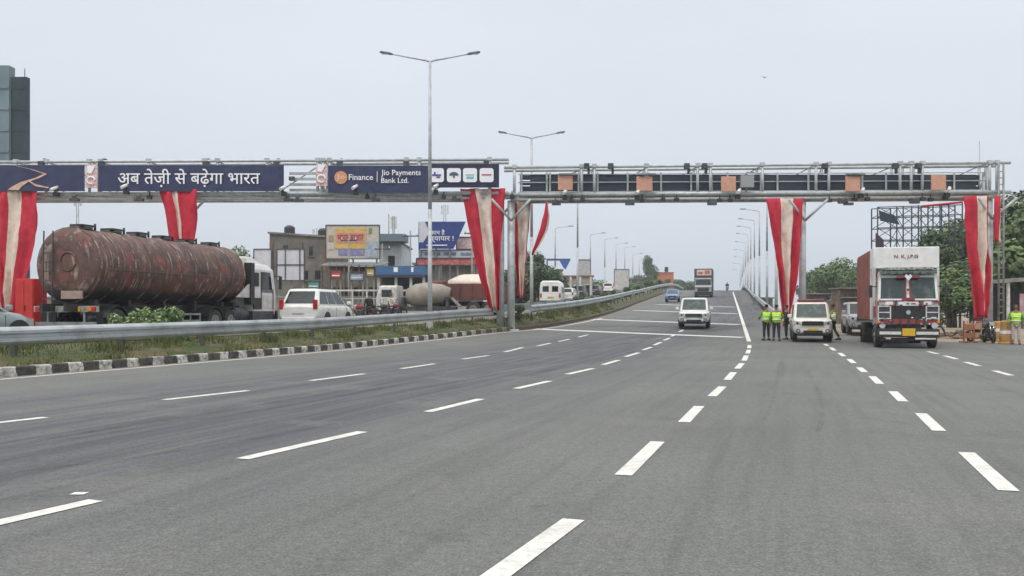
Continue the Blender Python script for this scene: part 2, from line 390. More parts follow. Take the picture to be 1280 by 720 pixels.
# kerb
b = MB(); uv = []; ys = [-20+.5*i for i in range(200)] + [80+2*i for i in range(60)]; s = 0; pY = ys[0]
for Y in ys:
    s += math.hypot(Y-pY, K(Y)-K(pY)); pY = Y
    for dx, dz in ((0.0,-.05),(-.02,.2),(-.045,.225),(-.22,.225),(-.24,-.05)):
        b.v.append((K(Y)+dx, Y, P(Y)+dz)); uv.append((dx, s))
for j in range(len(ys)-1):
    for i in range(4): q = j*5+i; b.f.append((q, q+5, q+6, q+1)); b.mi.append(0); b.sm.append(False)
o = b.build('kerb', KERB, uv=uv, skipfix=True); o['kind'] = 'structure'

# painted lines
def zP(Y): return P(Y)+.006
mk = MB()
def strip(mb, pts, w, zf=zP, seg=1.0, wf=None):
    # pts: (X, Y) list; w: width measured across
    out = []
    for i in range(len(pts)-1):
        (x0,y0),(x1,y1) = pts[i], pts[i+1]; n = max(1, int(math.hypot(x1-x0, y1-y0)/seg))
        for k in range(n): out.append((x0+(x1-x0)*k/n, y0+(y1-y0)*k/n))
    out.append(pts[-1])
    k0 = len(mb.v)
    for i, (x, y) in enumerate(out):
        a = out[max(0,i-1)]; c = out[min(len(out)-1,i+1)]; dx, dy = c[0]-a[0], c[1]-a[1]; l = math.hypot(dx, dy)
        nx, ny = dy/l*w/2, -dx/l*w/2
        mb.v.append((x-nx, y-ny, zf(y-ny))); mb.v.append((x+nx, y+ny, zf(y+ny)))
    for i in range(len(out)-1): q = k0+2*i; mb.f.append((q, q+1, q+3, q+2)); mb.mi.append(0); mb.sm.append(False)
dashes = {
 'D': [((-60,535),(57,522)),((205,500),(310,488.5)),((388,476),(455,467.5)),((502,461),(543,455)),((578,449),(611,444.5)),((631,440),(653,434.5)),((672,432.5),(688,429)),((698,427),(712,424)),((723,421.5),(735,418.5))],
 'C': [((-150,688),(120,626)),((303,574),(453,540)),((535,515),(601,499)),((645,486),(687,476.5)),((709,468),(741,460.8)),((754,456),(773.5,450.2)),((782,446),(798.5,441)),((803.5,437.7),(814,434)),((817.5,431.5),(826.5,427.8)),((829.5,425.6),(837,422.6)),((839,420.6),(845,418)),((849,415),(854,412.5))],
 'A': [((600,735),(717,650)),((779,594.5),(822,552.5)),((855,528),(874,508)),((890,495.5),(903,483.5)),((909,475),(917,465.5)),((921.5,461),(927.5,454.2)),((930,451),(933,444.5)),((934.5,442),(936,437.5)),((936.5,435.5),(937,431.5))],
 'B': [((1261,614),(1208,566)),((1174,539),(1151,517)),((1129,502),(1116,489.5)),((1100,480),(1090,470.5)),((1081,465.5),(1074,459.5)),((1067.5,454),(1061,449)),((1055,445.5),(1049.5,441.3)),((1043.5,438.3),(1038.5,434.5)),((1034.5,432.5),(1031,430))],
 'R': [((1264,469.5),(1243,463.5)),((1224,457.6),(1207,452.8)),((1196,449),(1181,444.8)),((1172,442.5),(1160,439.5))]}
for k, ds in dashes.items():
    for (p, q) in ds: strip(mk, [gpt(*p), gpt(*q)], .165)
strip(mk, [gpt(916.2+.325*(y_-365), y_) for y_ in [427,422,417,412,407,402,397,392,387,383,379,375,372,369,367,365.2]], .2)
strip(mk, [(K(Y)+.55, Y) for Y in [-10+1.0*i for i in range(80)]], .16)
for (p, q) in (((668,411.3),(929,421.8)),((741,399.2),(925,405.8)),((792,388),(921,392.2)),((820,380.5),(919,384))):
    A, B = gpt(*p), gpt(*q); strip(mk, [A, B], .75, seg=.5)
strip(mk, [gpt(90,617.5), gpt(108,617.5)], .1)
o = mk.build('lane_markings', PAINT, skipfix=True); o['kind'] = 'structure'
# skid marks
def skid_mat():
    m = bpy.data.materials.new('tyre_skid'); m.use_nodes = True; t = m.node_tree; n = t.nodes; L = t.links; b = n['Principled BSDF']
    b.inputs['Base Color'].default_value = (.03,.03,.03,1); b.inputs['Roughness'].default_value = .8
    v = n.new('ShaderNodeNewGeometry').outputs['Position']
    L.new(noise(n, L, v, 2.5, .4, .75, .0, .22), b.inputs['Alpha']); return m
sk = MB()
def zS(Y): return P(Y)+.0035
for pts, w in (([(1010,462),(1016,475),(1026,500),(1027,525),(1022,540)], .07), ([(975,452),(972,475),(966,500),(955,525)], .06), ([(978,452),(980,462),(978,470)], .1),
               ([(60,548),(200,527),(330,505),(430,488)], .2), ([(0,562),(180,535),(330,512),(500,480)], .16), ([(30,590),(250,560),(420,530)], .12),
               ([(560,506),(650,480),(740,455),(800,436)], .14), ([(150,497),(330,478),(470,459)], .12)):
    g_ = [gpt(*p) for p in pts]; sm = []
    for i in range(len(g_)-1):
        p0 = g_[max(0,i-1)]; p1 = g_[i]; p2 = g_[i+1]; p3 = g_[min(len(g_)-1,i+2)]
        for k in range(8):
            t = k/8; sm.append(tuple(.5*((2*p1[a])+(-p0[a]+p2[a])*t+(2*p0[a]-5*p1[a]+4*p2[a]-p3[a])*t*t+(-p0[a]+3*p1[a]-3*p2[a]+p3[a])*t**3) for a in (0,1)))
    sm.append(g_[-1]); strip(sk, sm, w, zf=zS, seg=.6)
o = sk.build('tyre_marks', skid_mat(), skipfix=True); o['kind'] = 'structure'

# ------------------------------------------------------------------ vegetation
def leafcloud(b, blobs, n, size, rnd, flat=.8):
    tot = sum(r[3]**2*r[4] if len(r) > 4 else r[3]**3 for r in blobs)
    for bl in blobs:
        cx, cy, cz, r = bl[:4]; k = int(n*(bl[3]**3)/tot) if len(bl) < 5 else int(n*bl[3]**2*bl[4]/tot)
        for _ in range(k):
            d = Vector((rnd.gauss(0,1), rnd.gauss(0,1), rnd.gauss(0,1))).normalized(); q = r*(.45+.6*rnd.random()**.6)
            p = Vector((cx, cy, cz)) + Vector((d.x*q, d.y*q, d.z*q*flat))
            s = size*(.6+.8*rnd.random()); nrm = (d + Vector((rnd.uniform(-1,1), rnd.uniform(-1,1), rnd.uniform(-.6,1)))*.8).normalized()
            t = nrm.orthogonal().normalized(); t.rotate(Matrix.Rotation(rnd.uniform(0, 6.28), 3, nrm)); u = nrm.cross(t)
            w = s*.55
            b.add([p-t*s*.5, p+u*w*.5, p+t*s*.5, p-u*w*.5], [(0,1,2,3)])
def make_tree(name, seed, h, w, n, leaf, size, label=None, cat='tree', group=None, trunk=.25, nb=9, low=.35):
    rnd = random.Random(seed); root = empty(name, (0,0,0), label, cat, group)
    blobs = []
    for i in range(nb):
        a = rnd.uniform(0, 6.28); rr = w*.5*rnd.uniform(.1,.72); z = h*(low+(.92-low)*rnd.random()**.8); k = 1-.55*max(0, (z/h-.55))/.45
        blobs.append((math.cos(a)*rr*k, math.sin(a)*rr*k, z-h*.06, w*rnd.uniform(.15,.26)))
    blobs.append((0,0,h*.86,w*.17)); 
    t = MB(); r0 = trunk
    t.path([(0,0,-.6),(w*.01,0,h*.2),(-w*.015,w*.01,h*.45),(0,0,h*.75)], [r0*1.25,r0*.9,r0*.65,r0*.2], 8)
    for bl in blobs:
        z0 = h*(.25+.35*rnd.random()); t.path([(0,0,min(z0,bl[2]*.8)),(bl[0]*.45,bl[1]*.45,(min(z0,bl[2]*.8)+bl[2])/2),(bl[0],bl[1],bl[2])], [r0*.45,r0*.28,r0*.08], 5)
    t.build('trunk', bark, root)
    c = MB(); leafcloud(c, blobs, n, size, rnd); c.build('crown', leaf, root)
    return root
def put(o, X, Y, z=None, s=1, rz=0, label=None, sx=None):
    o.location = (X, Y, 0 if z is None else z); o.scale = (sx or s, sx or s, s); o.rotation_euler[2] = rz
    if label: o['label'] = label
    return o

T1 = make_tree('tree', 1, 10, 8.5, 5200, leafB, .42)
T2 = make_tree('tree', 2, 9, 8, 5200, leafA, .40, nb=11, low=.25)
T3 = make_tree('tree', 3, 11, 7, 4800, leafB, .42, nb=12, low=.15)
protos = [T1, T2, T3]; used_t = [False]*3
def tree(kind, px, Y, h, z, rz, label, group, wf=1):
    p = protos[kind]; o = p if not used_t[kind] else copy_tree(p); used_t[kind] = True
    base = (10, 9, 11)[kind]; s = h/base
    put(o, at(px, Y), Y, z, s, rz, label, sx=s*wf); tag(o, label, 'tree', group)
# behind the billboard frame and the shed
GR = 'trees along the service road behind the barricades'
for i, (k, px, Y, h, wf, lb) in enumerate([
    (2,1168,76,8.6,1.0,'dark leafy tree rising behind the top of the container truck'),
    (1,1192,84,10.0,1.0,'green tree between the container truck and the red drape, under the hoarding frame'),
    (0,1225,82,10.2,1.0,'tree hidden partly by the gantry end leg and its drape'),
    (2,1268,70,10.9,1.1,'tallest dark tree rising over the roof of the roadside shed'),
    (1,1300,64,9.4,1.2,'broad green tree cut by the picture edge beside the shed'),
    (1,1186,66,4.6,1.5,'low dense tree right behind the container truck'),
    (0,1215,68,5.4,1.4,'low dark tree behind the parked motorcycle'),
    (0,1250,78,8.0,1.3,'dark tree filling the gap beyond the gantry end leg'),
    (2,1150,88,8.2,1.3,'tree seen through the steel lattice of the hoarding frame')]):
    tree(k, px, Y, h, 0.2, i*1.3, lb, GR, wf)
GR = 'far trees beyond the oncoming carriageway'
for i, (k, px, Y, h, wf, lb) in enumerate([
    (1,1052,135,9.8,1.2,'tallest round far tree right of the gantry middle leg'),
    (0,1030,140,8.6,1.1,'far tree beside the gantry middle leg, left of the tallest one'),
    (1,1072,130,8.2,1.1,'far tree just beside the container truck side'),
    (2,1012,150,7.6,1.3,'far small tree just behind the gantry middle leg'),
    (0,1085,120,6.0,1.3,'low far tree behind the rear of the container truck')]):
    tree(k, px, Y, h, 0, i*1.1+.4, lb, GR, wf)
GR = 'trees beyond the opposite carriageway'
for i, (k, px, Y, h, z, wf, lb) in enumerate([
    (2,668,98,8.4,0,1.2,'dark tree filling the view between the gantry legs and the white van'),
    (0,650,100,6.6,0,1.2,'dark low tree directly behind the twin gantry legs'),
    (0,684,104,7.0,0,1.1,'dark tree just above the roof of the white van'),
    (1,300,112,9.8,0,.8,'green treetop showing between the tank and the white cab'),
    (2,811,262,18.5,0,.62,'pointed tall tree on the skyline beside the orange building'),
    (0,800,240,11.5,0,1.0,'rounded far tree below the pointed skyline tree'),
    (1,752,190,8.4,0,1.2,'far tree behind the roof of the dark parked cars'),
    (1,822,250,10.5,0,1.3,'far tree in front of the orange building'),
    (0,846,300,12.5,0,1.5,'far low tree directly behind the blue car'),
    (2,862,310,12.5,0,1.5,'far low tree left of the container lorry on the crest'),
    (0,833,280,12.0,0,1.4,'far low tree under the orange building'),
    (1,780,200,9.0,0,1.5,'far tree in front of the pale board'),
    (2,712,150,7.4,0,1.5,'far tree behind the beige building'),
    (1,738,160,7.4,0,1.6,'far tree beneath the white pillar board'),
    (0,-10,95,6.5,0,1.5,'tree behind the foot of the netted tower')]):
    tree(k, px, Y, h, z, i*1.7+.2, lb, GR, wf)

def bush(seed, w, h, n, leaf, size, name='bush', fl=False):
    rnd = random.Random(seed); root = empty(name, (0,0,0)); t = MB(); blobs = []
    for i in range(7):
        a = rnd.uniform(0,6.28); r = w*.32*rnd.random(); z = h*rnd.uniform(.12,.8); blobs.append((math.cos(a)*r*1.2, math.sin(a)*r, z, w*.2))
        t.path([(0,0,-.1),(math.cos(a)*r*.5, math.sin(a)*r*.5, z*.5),(math.cos(a)*r*1.2, math.sin(a)*r, z)], [.025,.018,.008], 5)
    t.build('stem', bark, root); c = MB(); leafcloud(c, blobs, n, size, rnd); c.build('foliage', leaf, root)
    if fl:
        f = MB(); leafcloud(f, blobs, 150, size*.7, rnd); f.build('blossom', flower, root)
    return root
b1 = bush(11, 1.3, 1.2, 900, leafC, .12, fl=True); b2 = bush(12, 1.6, 1.1, 800, leafA, .14); b3 = bush(13, 1.4, 1.5, 800, leafB, .16)
def putbush(p, first, px, Y, s, lb, gp, off=None):
    o = p if first else copy_tree(p); X = at(px, Y) if off is None else K(Y)+off
    put(o, X, Y, (P(Y)+.38), s, Y*1.3, None); tag(o, lb, 'bush', gp); return o
GB = 'bushes planted in the median'
putbush(b1, True, 196, 29.8, .95, 'pale green flowering bush above the rail in front of the tank', GB).scale = (1.35,1.0,1.15)
putbush(b1, False, 150, 28.6, .85, 'pale green bush beside the flowering one under the tank rear', GB).scale = (1.1,1.0,1.0)
putbush(b1, False, 216, 31, .7, 'smaller flowering bush in front of the rear tank wheels', GB).scale = (1.0,1.0,1.1)
putbush(b3, True, 648, 56, .85, 'small dark bush against the foot of the twin gantry legs', GB)
bi = 0
for Y in [72,79,86,92,98,104,110,117,124,132,140,149,158,168,178]:
    bi += 1; p = (b2, b3)[bi % 2]
    putbush(p, bi == 2, 0, Y, (.75 if Y < 140 else 1.1)+.25*(bi*7 % 5)/5+Y/500, 'median bush behind the climbing rail, %s from the gantry' % ['first','second','third','fourth','fifth','sixth','seventh','eighth','ninth','tenth','eleventh','twelfth','thirteenth','fourteenth','last'][bi-1], GB, off=-2.0)
# grass
def grass_strip():
    rnd = random.Random(5); b = MB()
    for _ in range(42000):
        Y = 14 + 70*rnd.random()**1.5; u = -.3 - 3.0*rnd.random(); X = K(Y)+u; cl = math.sin(X*2.1+Y*1.7)+math.sin(Y*.9+u*3)
        if rnd.random() > .55+.25*cl: continue
        z = P(Y)+.17+.3*min(1, (-u-.24)/1.6); h = rnd.uniform(.04,.15)*(1+.5*max(0,cl))*(1.3 if u < -1 else .8); a = rnd.uniform(0,3.14); w = .012+.0006*Y
        dx, dy = math.cos(a)*w, math.sin(a)*w; lx, ly = rnd.uniform(-.08,.08), rnd.uniform(-.08,.08)
        b.m = 0 if rnd.random() < .74-.45*max(0,1+u/1.2) else 1
        b.add([(X-dx,Y-dy,z-.02),(X+dx,Y+dy,z-.02),(X+lx+dx*.3,Y+ly,z+h)], [(0,1,2)])
    return b
gA = mat('grass_green', (.105,.15,.038), .8, 0, (.065,.10,.025), 1, rand=.4); gB = mat('grass_dry', (.22,.18,.07), .9, 0, (.2,.15,.07), 1, rand=.4)
o = grass_strip().build('grass', [gA, gB], skipfix=True); tag(o, 'green and dry grass growing on the median soil', 'grass', kind='stuff')

# ------------------------------------------------------------------ guard rails
post_m = mat('dirty_post', (.11,.105,.09), .8, 0, (.06,.055,.045), 5)
def guardrail(label, xf, zf, Y0, Y1, step, face, hgt=.85, cat='guard rail', braces=False):
    mid = (xf(Y0), Y0, zf(Y0)); root = empty('guard_rail', mid, label, cat)
    hg = hgt if callable(hgt) else (lambda Y: hgt)
    prof = [(0,-.17),(.05,-.14),(.09,-.10),(.09,-.05),(.02,-.02),(.02,.02),(.09,.05),(.09,.10),(.05,.14),(0,.17),(-.01,.17),(-.01,-.17)]
    rings = []; Y = Y0
    while Y <= Y1+.01:
        rings.append([(xf(Y)+face*p[0], Y, zf(Y)+hg(Y)+p[1]*1.36) for p in prof]); Y += 1.5 if Y < 80 else 4
    b = MB(); b.loft(rings); b.build('rail_beam', rail_m, root, world=True)
    Y = Y0+.5; n = 0
    while Y < Y1 and n < 90:
        p = MB(); p.box((xf(Y)-face*.16, Y, zf(Y)+hg(Y)/2-.12), (.11,.15,hg(Y)+.5)); p.box((xf(Y)-face*.06, Y, zf(Y)+hg(Y)), (.09,.13,.3)); p.build('post', post_m, root, world=True)
        Y += step if Y < 90 else step*1.7; n += 1
    return root
def medz(Y): return P(Y)+.3
guardrail('near galvanised guard rail on the median, running past the tanker to the twin gantry legs', lambda Y: K(Y)-1.1, medz, 8, 54, 3.6, 1, hgt=lambda Y: .60+.2*max(0,min(1,(Y-22)/26)))
guardrail('galvanised guard rail on the median climbing the slope beyond the gantry', lambda Y: K(Y)-1.0, medz, 57, 225, 3.2, 1)
guardrail('low rail on the far edge of the median in front of the white van', lambda Y: K(Y)-3.3, lambda Y: PO(Y), 57, 200, 3.2, -1, hgt=.7)
guardrail('galvanised guard rail along the outer edge of the oncoming carriageway up to the crest', lambda Y: E(Y)+2.1+ (0 if Y > 60 else 0), P, 58, 225, 3.0, -1, hgt=.75)
# concrete parapet under that rail
conc = mat('concrete', (.33,.32,.30), .85, 0, (.20,.19,.175), 1.2, bump=.3)
conc_d = mat('stained_concrete', (.25,.24,.22), .9, 0, (.13,.12,.11), .8, bump=.3)
b = MB(); b.loft([[(E(Y)+2.4,Y,P(Y)-.6),(E(Y)+2.4,Y,P(Y)+.42),(E(Y)+2.65,Y,P(Y)+.42),(E(Y)+2.65,Y,P(Y)-.6)] for Y in [61+4*i for i in range(42)]])
tag(b.build('parapet', conc), 'low concrete parapet wall behind the outer guard rail of the slope', 'parapet')

# ------------------------------------------------------------------ street lamps
def lamp_double(X, Y, z, H, arm, label):
    r = empty('street_lamp', (X, Y, z), label, 'street lamp', 'double armed street lamps in the median')
    part('pole', galv, r, lambda b: (b.path([(0,0,-.3),(0,0,H*.45),(0,0,H)], [.13,.10,.065], 10), b.box((0,0,.35),(.34,.34,.7))))
    for s in (-1, 1):
        part('arm', galv, r, lambda b: b.path([(0,0,H-.05),(s*.25,0,H+.02),(s*arm*.8,0,H+arm*.14)], [.05,.045,.035], 8))
        h = part('lamp_head', dark_steel, r, lambda b: b.loft([[(s*arm*q, y, H+arm*.14*(q/.8)+dz) for y, dz in ((-w,-.03),(w,-.03),(w*.7,t),(-w*.7,t))] for q, w, t in ((.74,.05,.03),(.8,.13,.06),(.97,.13,.05),(1.0,.06,.02))]))
        part('lens', lamp_gl, h, lambda b: b.box((s*arm*.89,0,H+arm*.155-.045),(arm*.13,.18,.02)))
    return r
lamp_double(at(537.5,48), 48, P(48)+.3, zat(76,48)-P(48)-.3, 2.62, 'nearest tall double armed street lamp, rising in front of the finance banner')
lamp_double(at(664.5,62), 62, P(62)+.3, zat(172,62)-P(62)-.3, 2.25, 'second double armed street lamp, just beyond the twin gantry legs')
lamp_double(at(722,98), 98, P(98)+.3, 13.0, 2.4, 'third street lamp, its top hidden behind the dark gantry beam')
def lamp_single(X, Y, z, H, s, arm=2.2):
    r = empty('street_lamp', (X, Y, z))
    part('pole', galv, r, lambda b: b.path([(0,0,-.5),(0,0,H*.5),(0,0,H)], [.14,.11,.07], 8))
    part('arm', galv, r, lambda b: b.path([(0,0,H-.1),(s*.3,0,H+.06),(s*arm*.85,0,H+.25)], [.06,.055,.045], 6))
    part('lamp_head', dark_steel, r, lambda b: b.box((s*arm*.95,0,H+.27),(.65,.22,.09)))
    return r
ordn = ['first','second','third','fourth','fifth','sixth','seventh','eighth','ninth','tenth','eleventh','twelfth']
pr = lamp_single(0,0,0,11.2,-1)
for i in range(11):
    Y = [74,92,115,138,161,185,210,236,262,290,320][i]; o = pr if i == 0 else copy_tree(pr)
    o.location = (E(Y)+2.9, Y, P(Y)); tag(o, 'single armed lamp post along the parapet, %s one beyond the gantry' % ordn[i], 'street lamp', 'single armed lamps along the parapet')
pl = lamp_single(0,0,0,10.2,1)
for i, (px, Y) in enumerate([(694,122),(738,146),(756,167),(770,188),(781,208),(791,232),(799,255),(806,280),(812,310)]):
    o = pl if i == 0 else copy_tree(pl)
    o.location = (at(px,Y), Y, P(Y)-.8 if Y < 200 else P(Y)-.3); tag(o, 'single armed lamp post beside the opposite carriageway, %s one from the white van' % ordn[i], 'street lamp', 'single armed lamps by the opposite carriageway')

# ------------------------------------------------------------------ gantries
GY = 53.0; PXM = F/GY
def g3(px, py, dy=0): return Vector((at(px, GY), GY+dy, zat(py, GY)))
def gantry(label, x0, x1, ytop0, ytop1, ybot0, ybot1, posts, legs, extra):
    gb = P(GY)
    root = empty('overhead_gantry', (at((x0+x1)/2, GY), GY, gb), label, 'gantry')
    yt = lambda x: ytop0+(ytop1-ytop0)*(x-x0)/(x1-x0); yb = lambda x: ybot0+(ybot1-ybot0)*(x-x0)/(x1-x0)
    for dy in (0, 1.2):
        part('top_chord', galv, root, lambda b: (b.tube(g3(x0,yt(x0),dy), g3(x1,yt(x1),dy), .085, n=10)), world=True)
        part('bottom_chord', galv, root, lambda b: (b.tube(g3(x0,yb(x0),dy), g3(x1,yb(x1),dy), .12, n=10), b.tube(g3(x0+8,yb(x0)+6,dy+.05), g3(x1-10,yb(x1)+6,dy+.05), .09, n=8)), world=True)
    for x in posts:
        part('post', galv, root, lambda b: [b.tube(g3(x,yt(x)-1.5,dy), g3(x,yb(x)+2,dy), .085, n=8) for dy in (0,1.2)] + [b.tube(g3(x,yt(x),0), g3(x,yt(x),1.2), .05), b.tube(g3(x,yb(x),0), g3(x,yb(x),1.2), .05), b.box(g3(x,yt(x)-1,0), (.26,.24,.2))], world=True)
    part('lattice', galv2, root, lambda b: [b.tube(g3(posts[i],yb(posts[i]),1.2), g3(posts[i+1],yt(posts[i+1]),1.2), .04, n=6) for i in range(len(posts)-1)] + [b.tube(g3(posts[i],yb(posts[i]),0), g3(posts[i+1],yb(posts[i+1]),1.2), .04, n=6) for i in range(len(posts)-1)], world=True)
    for (x, w, ybot) in legs:
        l = part('leg', galv, root, lambda b: (b.tube((at(x,GY),GY+.35,gb-.4), g3(x,ybot,.35), w/PXM/2, n=14), b.box((at(x,GY),GY+.35,gb+.05),(.9,.9,.1))), world=True)
        part('knee_brace', galv, root, lambda b: [b.tube(g3(x,ybot+26,.3 if 'banners' in label else -.1), g3(x+s*24,ybot+1,.3 if 'banners' in label else -.75), .075, n=8) for s in (-1,1)], world=True)
    extra(root, yt, yb)
    return root
def floods(root, lst, yb):
    for (x, dy_) in lst:
        part('floodlight', dark_steel, root, lambda b: (b.tube(g3(x,yb+2,-.1), g3(x,yb+6,-.3), .035, n=6), b.box(g3(x+1,yb+dy_,-.45), (.50,.28,.14), None), b.box(g3(x-2,yb+dy_-3,-.25), (.2,.12,.2))), world=True)
def camsx(root, lst):
    for (x, y) in lst:
        c = part('camera', white_p, root, lambda b: (b.tube(g3(x-2.6,y+2.6,-.75), g3(x+2.4,y-2.2,-.35), .1, n=10),), world=True)
        part('bracket', black_pl, root, lambda b: (b.box(g3(x-.5,y+7,-.3), (.26,.3,.24)), b.tube(g3(x-.5,y+7,-.35), g3(x-1,y+1,-.5), .04)), world=True)
def dots(root, lst):
    for (x, y) in lst:
        part('sensor', black_pl, root, lambda b: (b.box(g3(x,y,-.15), (.24,.26,.2)), b.tube(g3(x,y,-.15), g3(x,y-7,-.1), .03, n=6)), world=True)
def extraL(root, yt, yb):
    floods(root, [(97,9),(177,9),(470,9),(570,9)], 242)
    floods(root, [(362,9),(375,10)], 242)
    camsx(root, [(74,237),(161,234),(446,235),(546,234),(357,236)])
    dots(root, [(188,247),(460,247),(555,247),(640,246)])
    part('cable_tray', galv, root, lambda b: [b.box((g3(382,y,.9)), (2.3,.05,.16)) for y in (214,221,228,235)], world=True)
    part('junction_box', dark_steel, root, lambda b: b.box(g3(366,224,-.2), (.3,.3,.22)), world=True)
    for x in (53,128,258,346,425,508,608):
        part('clamp', dark_steel, root, lambda b: (b.box(g3(x,205,-.1), (.3,.3,.26)), b.box(g3(x+1.5,200,.2), (.14,.3,.2))), world=True)
gantry('overhead steel gantry over the opposite carriageway, hung with navy banners', -190, 636, 203.5, 199.5, 243, 241.5,
       [-180,-95,-20,20,58,112,126,186,256,272,334,397,404,412,508,524,612], [(14,9,246),(232,9,246),(625.5,9.5,244)], extraL)
orange_panel = mat('salmon_panel', (.60,.32,.22), .65, 0, (.50,.27,.19), 4)
tray_m = mat('dark_cable_tray', (.020,.028,.045), .6, 0, (.04,.055,.08), 2, stretch=(.3,1,6))
def extraR(root, yt, yb):
    for (x0, x1) in ((650,684),(688,722),(748,790),(812,866),(892,900),(912,952),(956,1012),(1040,1078),(1086,1118),(1157,1196),(1200,1232)):
        part('cable_tray', tray_m, root, lambda b: (b.box((g3((x0+x1)/2,219.5,.75)), ((x1-x0)/PXM,.06,.28)), b.box((g3((x0+x1)/2,226.5,.85)), ((x1-x0)/PXM,.06,.24)), b.box((g3((x0+x1)/2,234,.75)), ((x1-x0)/PXM,.06,.3))), world=True)
    part('back_sheet', tray_m, root, lambda b: b.box(g3(945,226.8,.66), (26.0,.03,.98)), world=True)
    part('walkway', galv2, root, lambda b: b.box(g3(945,242,.65), (26.8,1.0,.06)), world=True)
    part('tray_rail', galv, root, lambda b: [b.tube(g3(648,y,.6), g3(1240,y-2.5,.6), .035, n=6) for y in (216,226.5,238.5)], world=True)
    for x in (652,684,688,724,748,786,812,828,866,892,912,954,975,1014,1040,1082,1112,1157,1198,1234): part('tray_post', galv, root, lambda b: b.tube(g3(x,240,.5), g3(x,214,.5), .06, n=6), world=True)
    for i, x in enumerate((706,804,908,1062,1168)):
        p = part('antenna_panel', orange_panel, root, lambda b: b.box(g3(x,230 if i in (0,4) else 231.5,-.5), (.84 if i != 1 else .92,.12,.86)), world=True, bevel=.03 if i != 1 else .12)
        part('mounting', galv2, p, lambda b: b.box(g3(x,230,-.2)-Vector(root.location), (.2,.5,.2)))
        if i < 2 or i == 3: part('hood', galv2, root, lambda b: b.box(g3(x+3,219.5,-.45), (1.0,.5,.08)), world=True)
    part('control_box', mat('grey_box',(.30,.31,.31),.6), root, lambda b: (b.box(g3(931.5,228,-.4), (.74,.3,.68)), b.tube(g3(931.5,234,-.4), g3(931.5,240,-.2), .05)), world=True)
    camsx(root, [(706,241),(796,241),(921,240),(1074,239),(1181,238)])
    floods(root, [(694,10),(785,10),(887,10),(1049,8),(1056,10),(1138,8)], 246)
    dots(root, [(714,251),(728,250),(802,251),(828,250),(845,250),(899,251),(912,251),(1036,251),(1067,250),(1083,249),(1152,249),(1162,250),(1180,248)])
    for x in (733,763,858,880,1030,1118,1147):
        part('clamp', dark_steel, root, lambda b: (b.box(g3(x,208,-.1), (.3,.3,.3)), b.box(g3(x+3,213,.1), (.12,.2,.35))), world=True)
    part('aerial', galv, root, lambda b: b.tube(g3(1231,206,.6), g3(1231,174,.6), .02, n=6), world=True)
    part('side_ladder', galv2, root, lambda b: [b.tube((at(px,GY),GY-.2,P(GY)), g3(px,205,-.2), .06, n=8) for px in (1246,1252)] + [b.tube(g3(1246,y,-.2), g3(1252,y,-.2), .03, n=5) for y in range(215,398,8)], world=True)
gantry('overhead steel gantry over the oncoming lanes, carrying dark trays and salmon panels', 630, 1263, 209.5, 203.5, 243.5, 240,
       [643,727,743,808,872,888,953,1020,1036,1125,1139,1153,1237,1246], [(639.0,9.5,250),(1005.5,8.5,250),(1239,11,248)], extraR)

# banners on the left gantry
def banner(name, label, x0, x1, y0, y1, m, cat='banner', dy=-.45, group=None):
    c = g3((x0+x1)/2, y1, dy); r = empty(name, c, label, cat, group)
    w = (x1-x0)/PXM; h = (y1-y0)/PXM
    rnd = random.Random(x0)
    def fn(b):
        n = 24; rings = []
        vs = []; fs = []
        for j in range(5):
            for i in range(n+1): vs.append((-w/2+w*i/n, .012*math.sin(i*1.3+j)+.01*rnd.random(), h*j/4))
        for j in range(4):
            for i in range(n): q = j*(n+1)+i; fs.append((q,q+1,q+n+2,q+n+1))
        b.add(vs, fs); b.add([(x, y+.04, z) for x, y, z in vs], [tuple(reversed(f)) for f in fs])
    part('sheet', m, r, fn)
    part('batten', galv2, r, lambda b: (b.box((0,.07,h-.02),(w,.05,.07)), b.box((0,.07,.03),(w,.05,.07))))
    return r, w, h
def lx(px, x0, x1): return (px-(x0+x1)/2)/PXM
r, w, h = banner('hanging_banner', 'navy banner with a tan winding road picture at the gantry end', -70, 110, 208, 240, navy)
tan = mat('tan_print', (.55,.33,.22), .7, 0, (.7,.5,.38), 4); 
def road_print(b):
    pts = [(24,208.5,.6),(44,213,1.2),(62,219,2.2),(52,224,3),(36,229,4.4),(26,235,6),(22,239,7)]
    rings = []
    vs = []
    for x, y, wd in pts: vs += [(lx(x-wd,-70,110), -.035, (240-y)/PXM), (lx(x+wd,-70,110), -.035, (240-y)/PXM)]
    b.add(vs, [(2*i,2*i+1,2*i+3,2*i+2) for i in range(len(pts)-1)])
    pts = [(42,228,.8),(50,233,1.3),(66,236,.7)]
    vs = []
    for x, y, wd in pts: vs += [(lx(x,-70,110), -.038, (240-y+wd)/PXM), (lx(x,-70,110), -.038, (240-y-wd)/PXM)]
    b.add(vs, [(2*i,2*i+1,2*i+3,2*i+2) for i in range(len(pts)-1)])
part('printed_road', tan, r, road_print)
pinkish = mat('pink_print', (.62,.30,.30), .7, 0, (.7,.62,.6), 9, lo=.45, hi=.55)
for (x0, x1, lb) in ((111,126,'narrow white and pink banner beside the winding road banner'),(397,411,'narrow white and pink banner beside the finance banner')):
    r, w, h = banner('hanging_banner', lb, x0, x1, 207, 236 if x0 < 200 else 234, pinkish, group='narrow white and pink banners')
    part('printed_ring', letter_w, r, lambda b: [b.tube((math.cos(a)*.22,-.03,.42+math.sin(a)*.2),(math.cos(a+.4)*.22,-.03,.42+math.sin(a+.4)*.2),.05,n=5) for a in [i*.4 for i in range(13)]])
    part('printed_mark', letter_w, r, lambda b: b.prism([(-.25,.85),(.02,.8),(.25,1.25),(-.2,1.25)],'y',-.04,-.015))
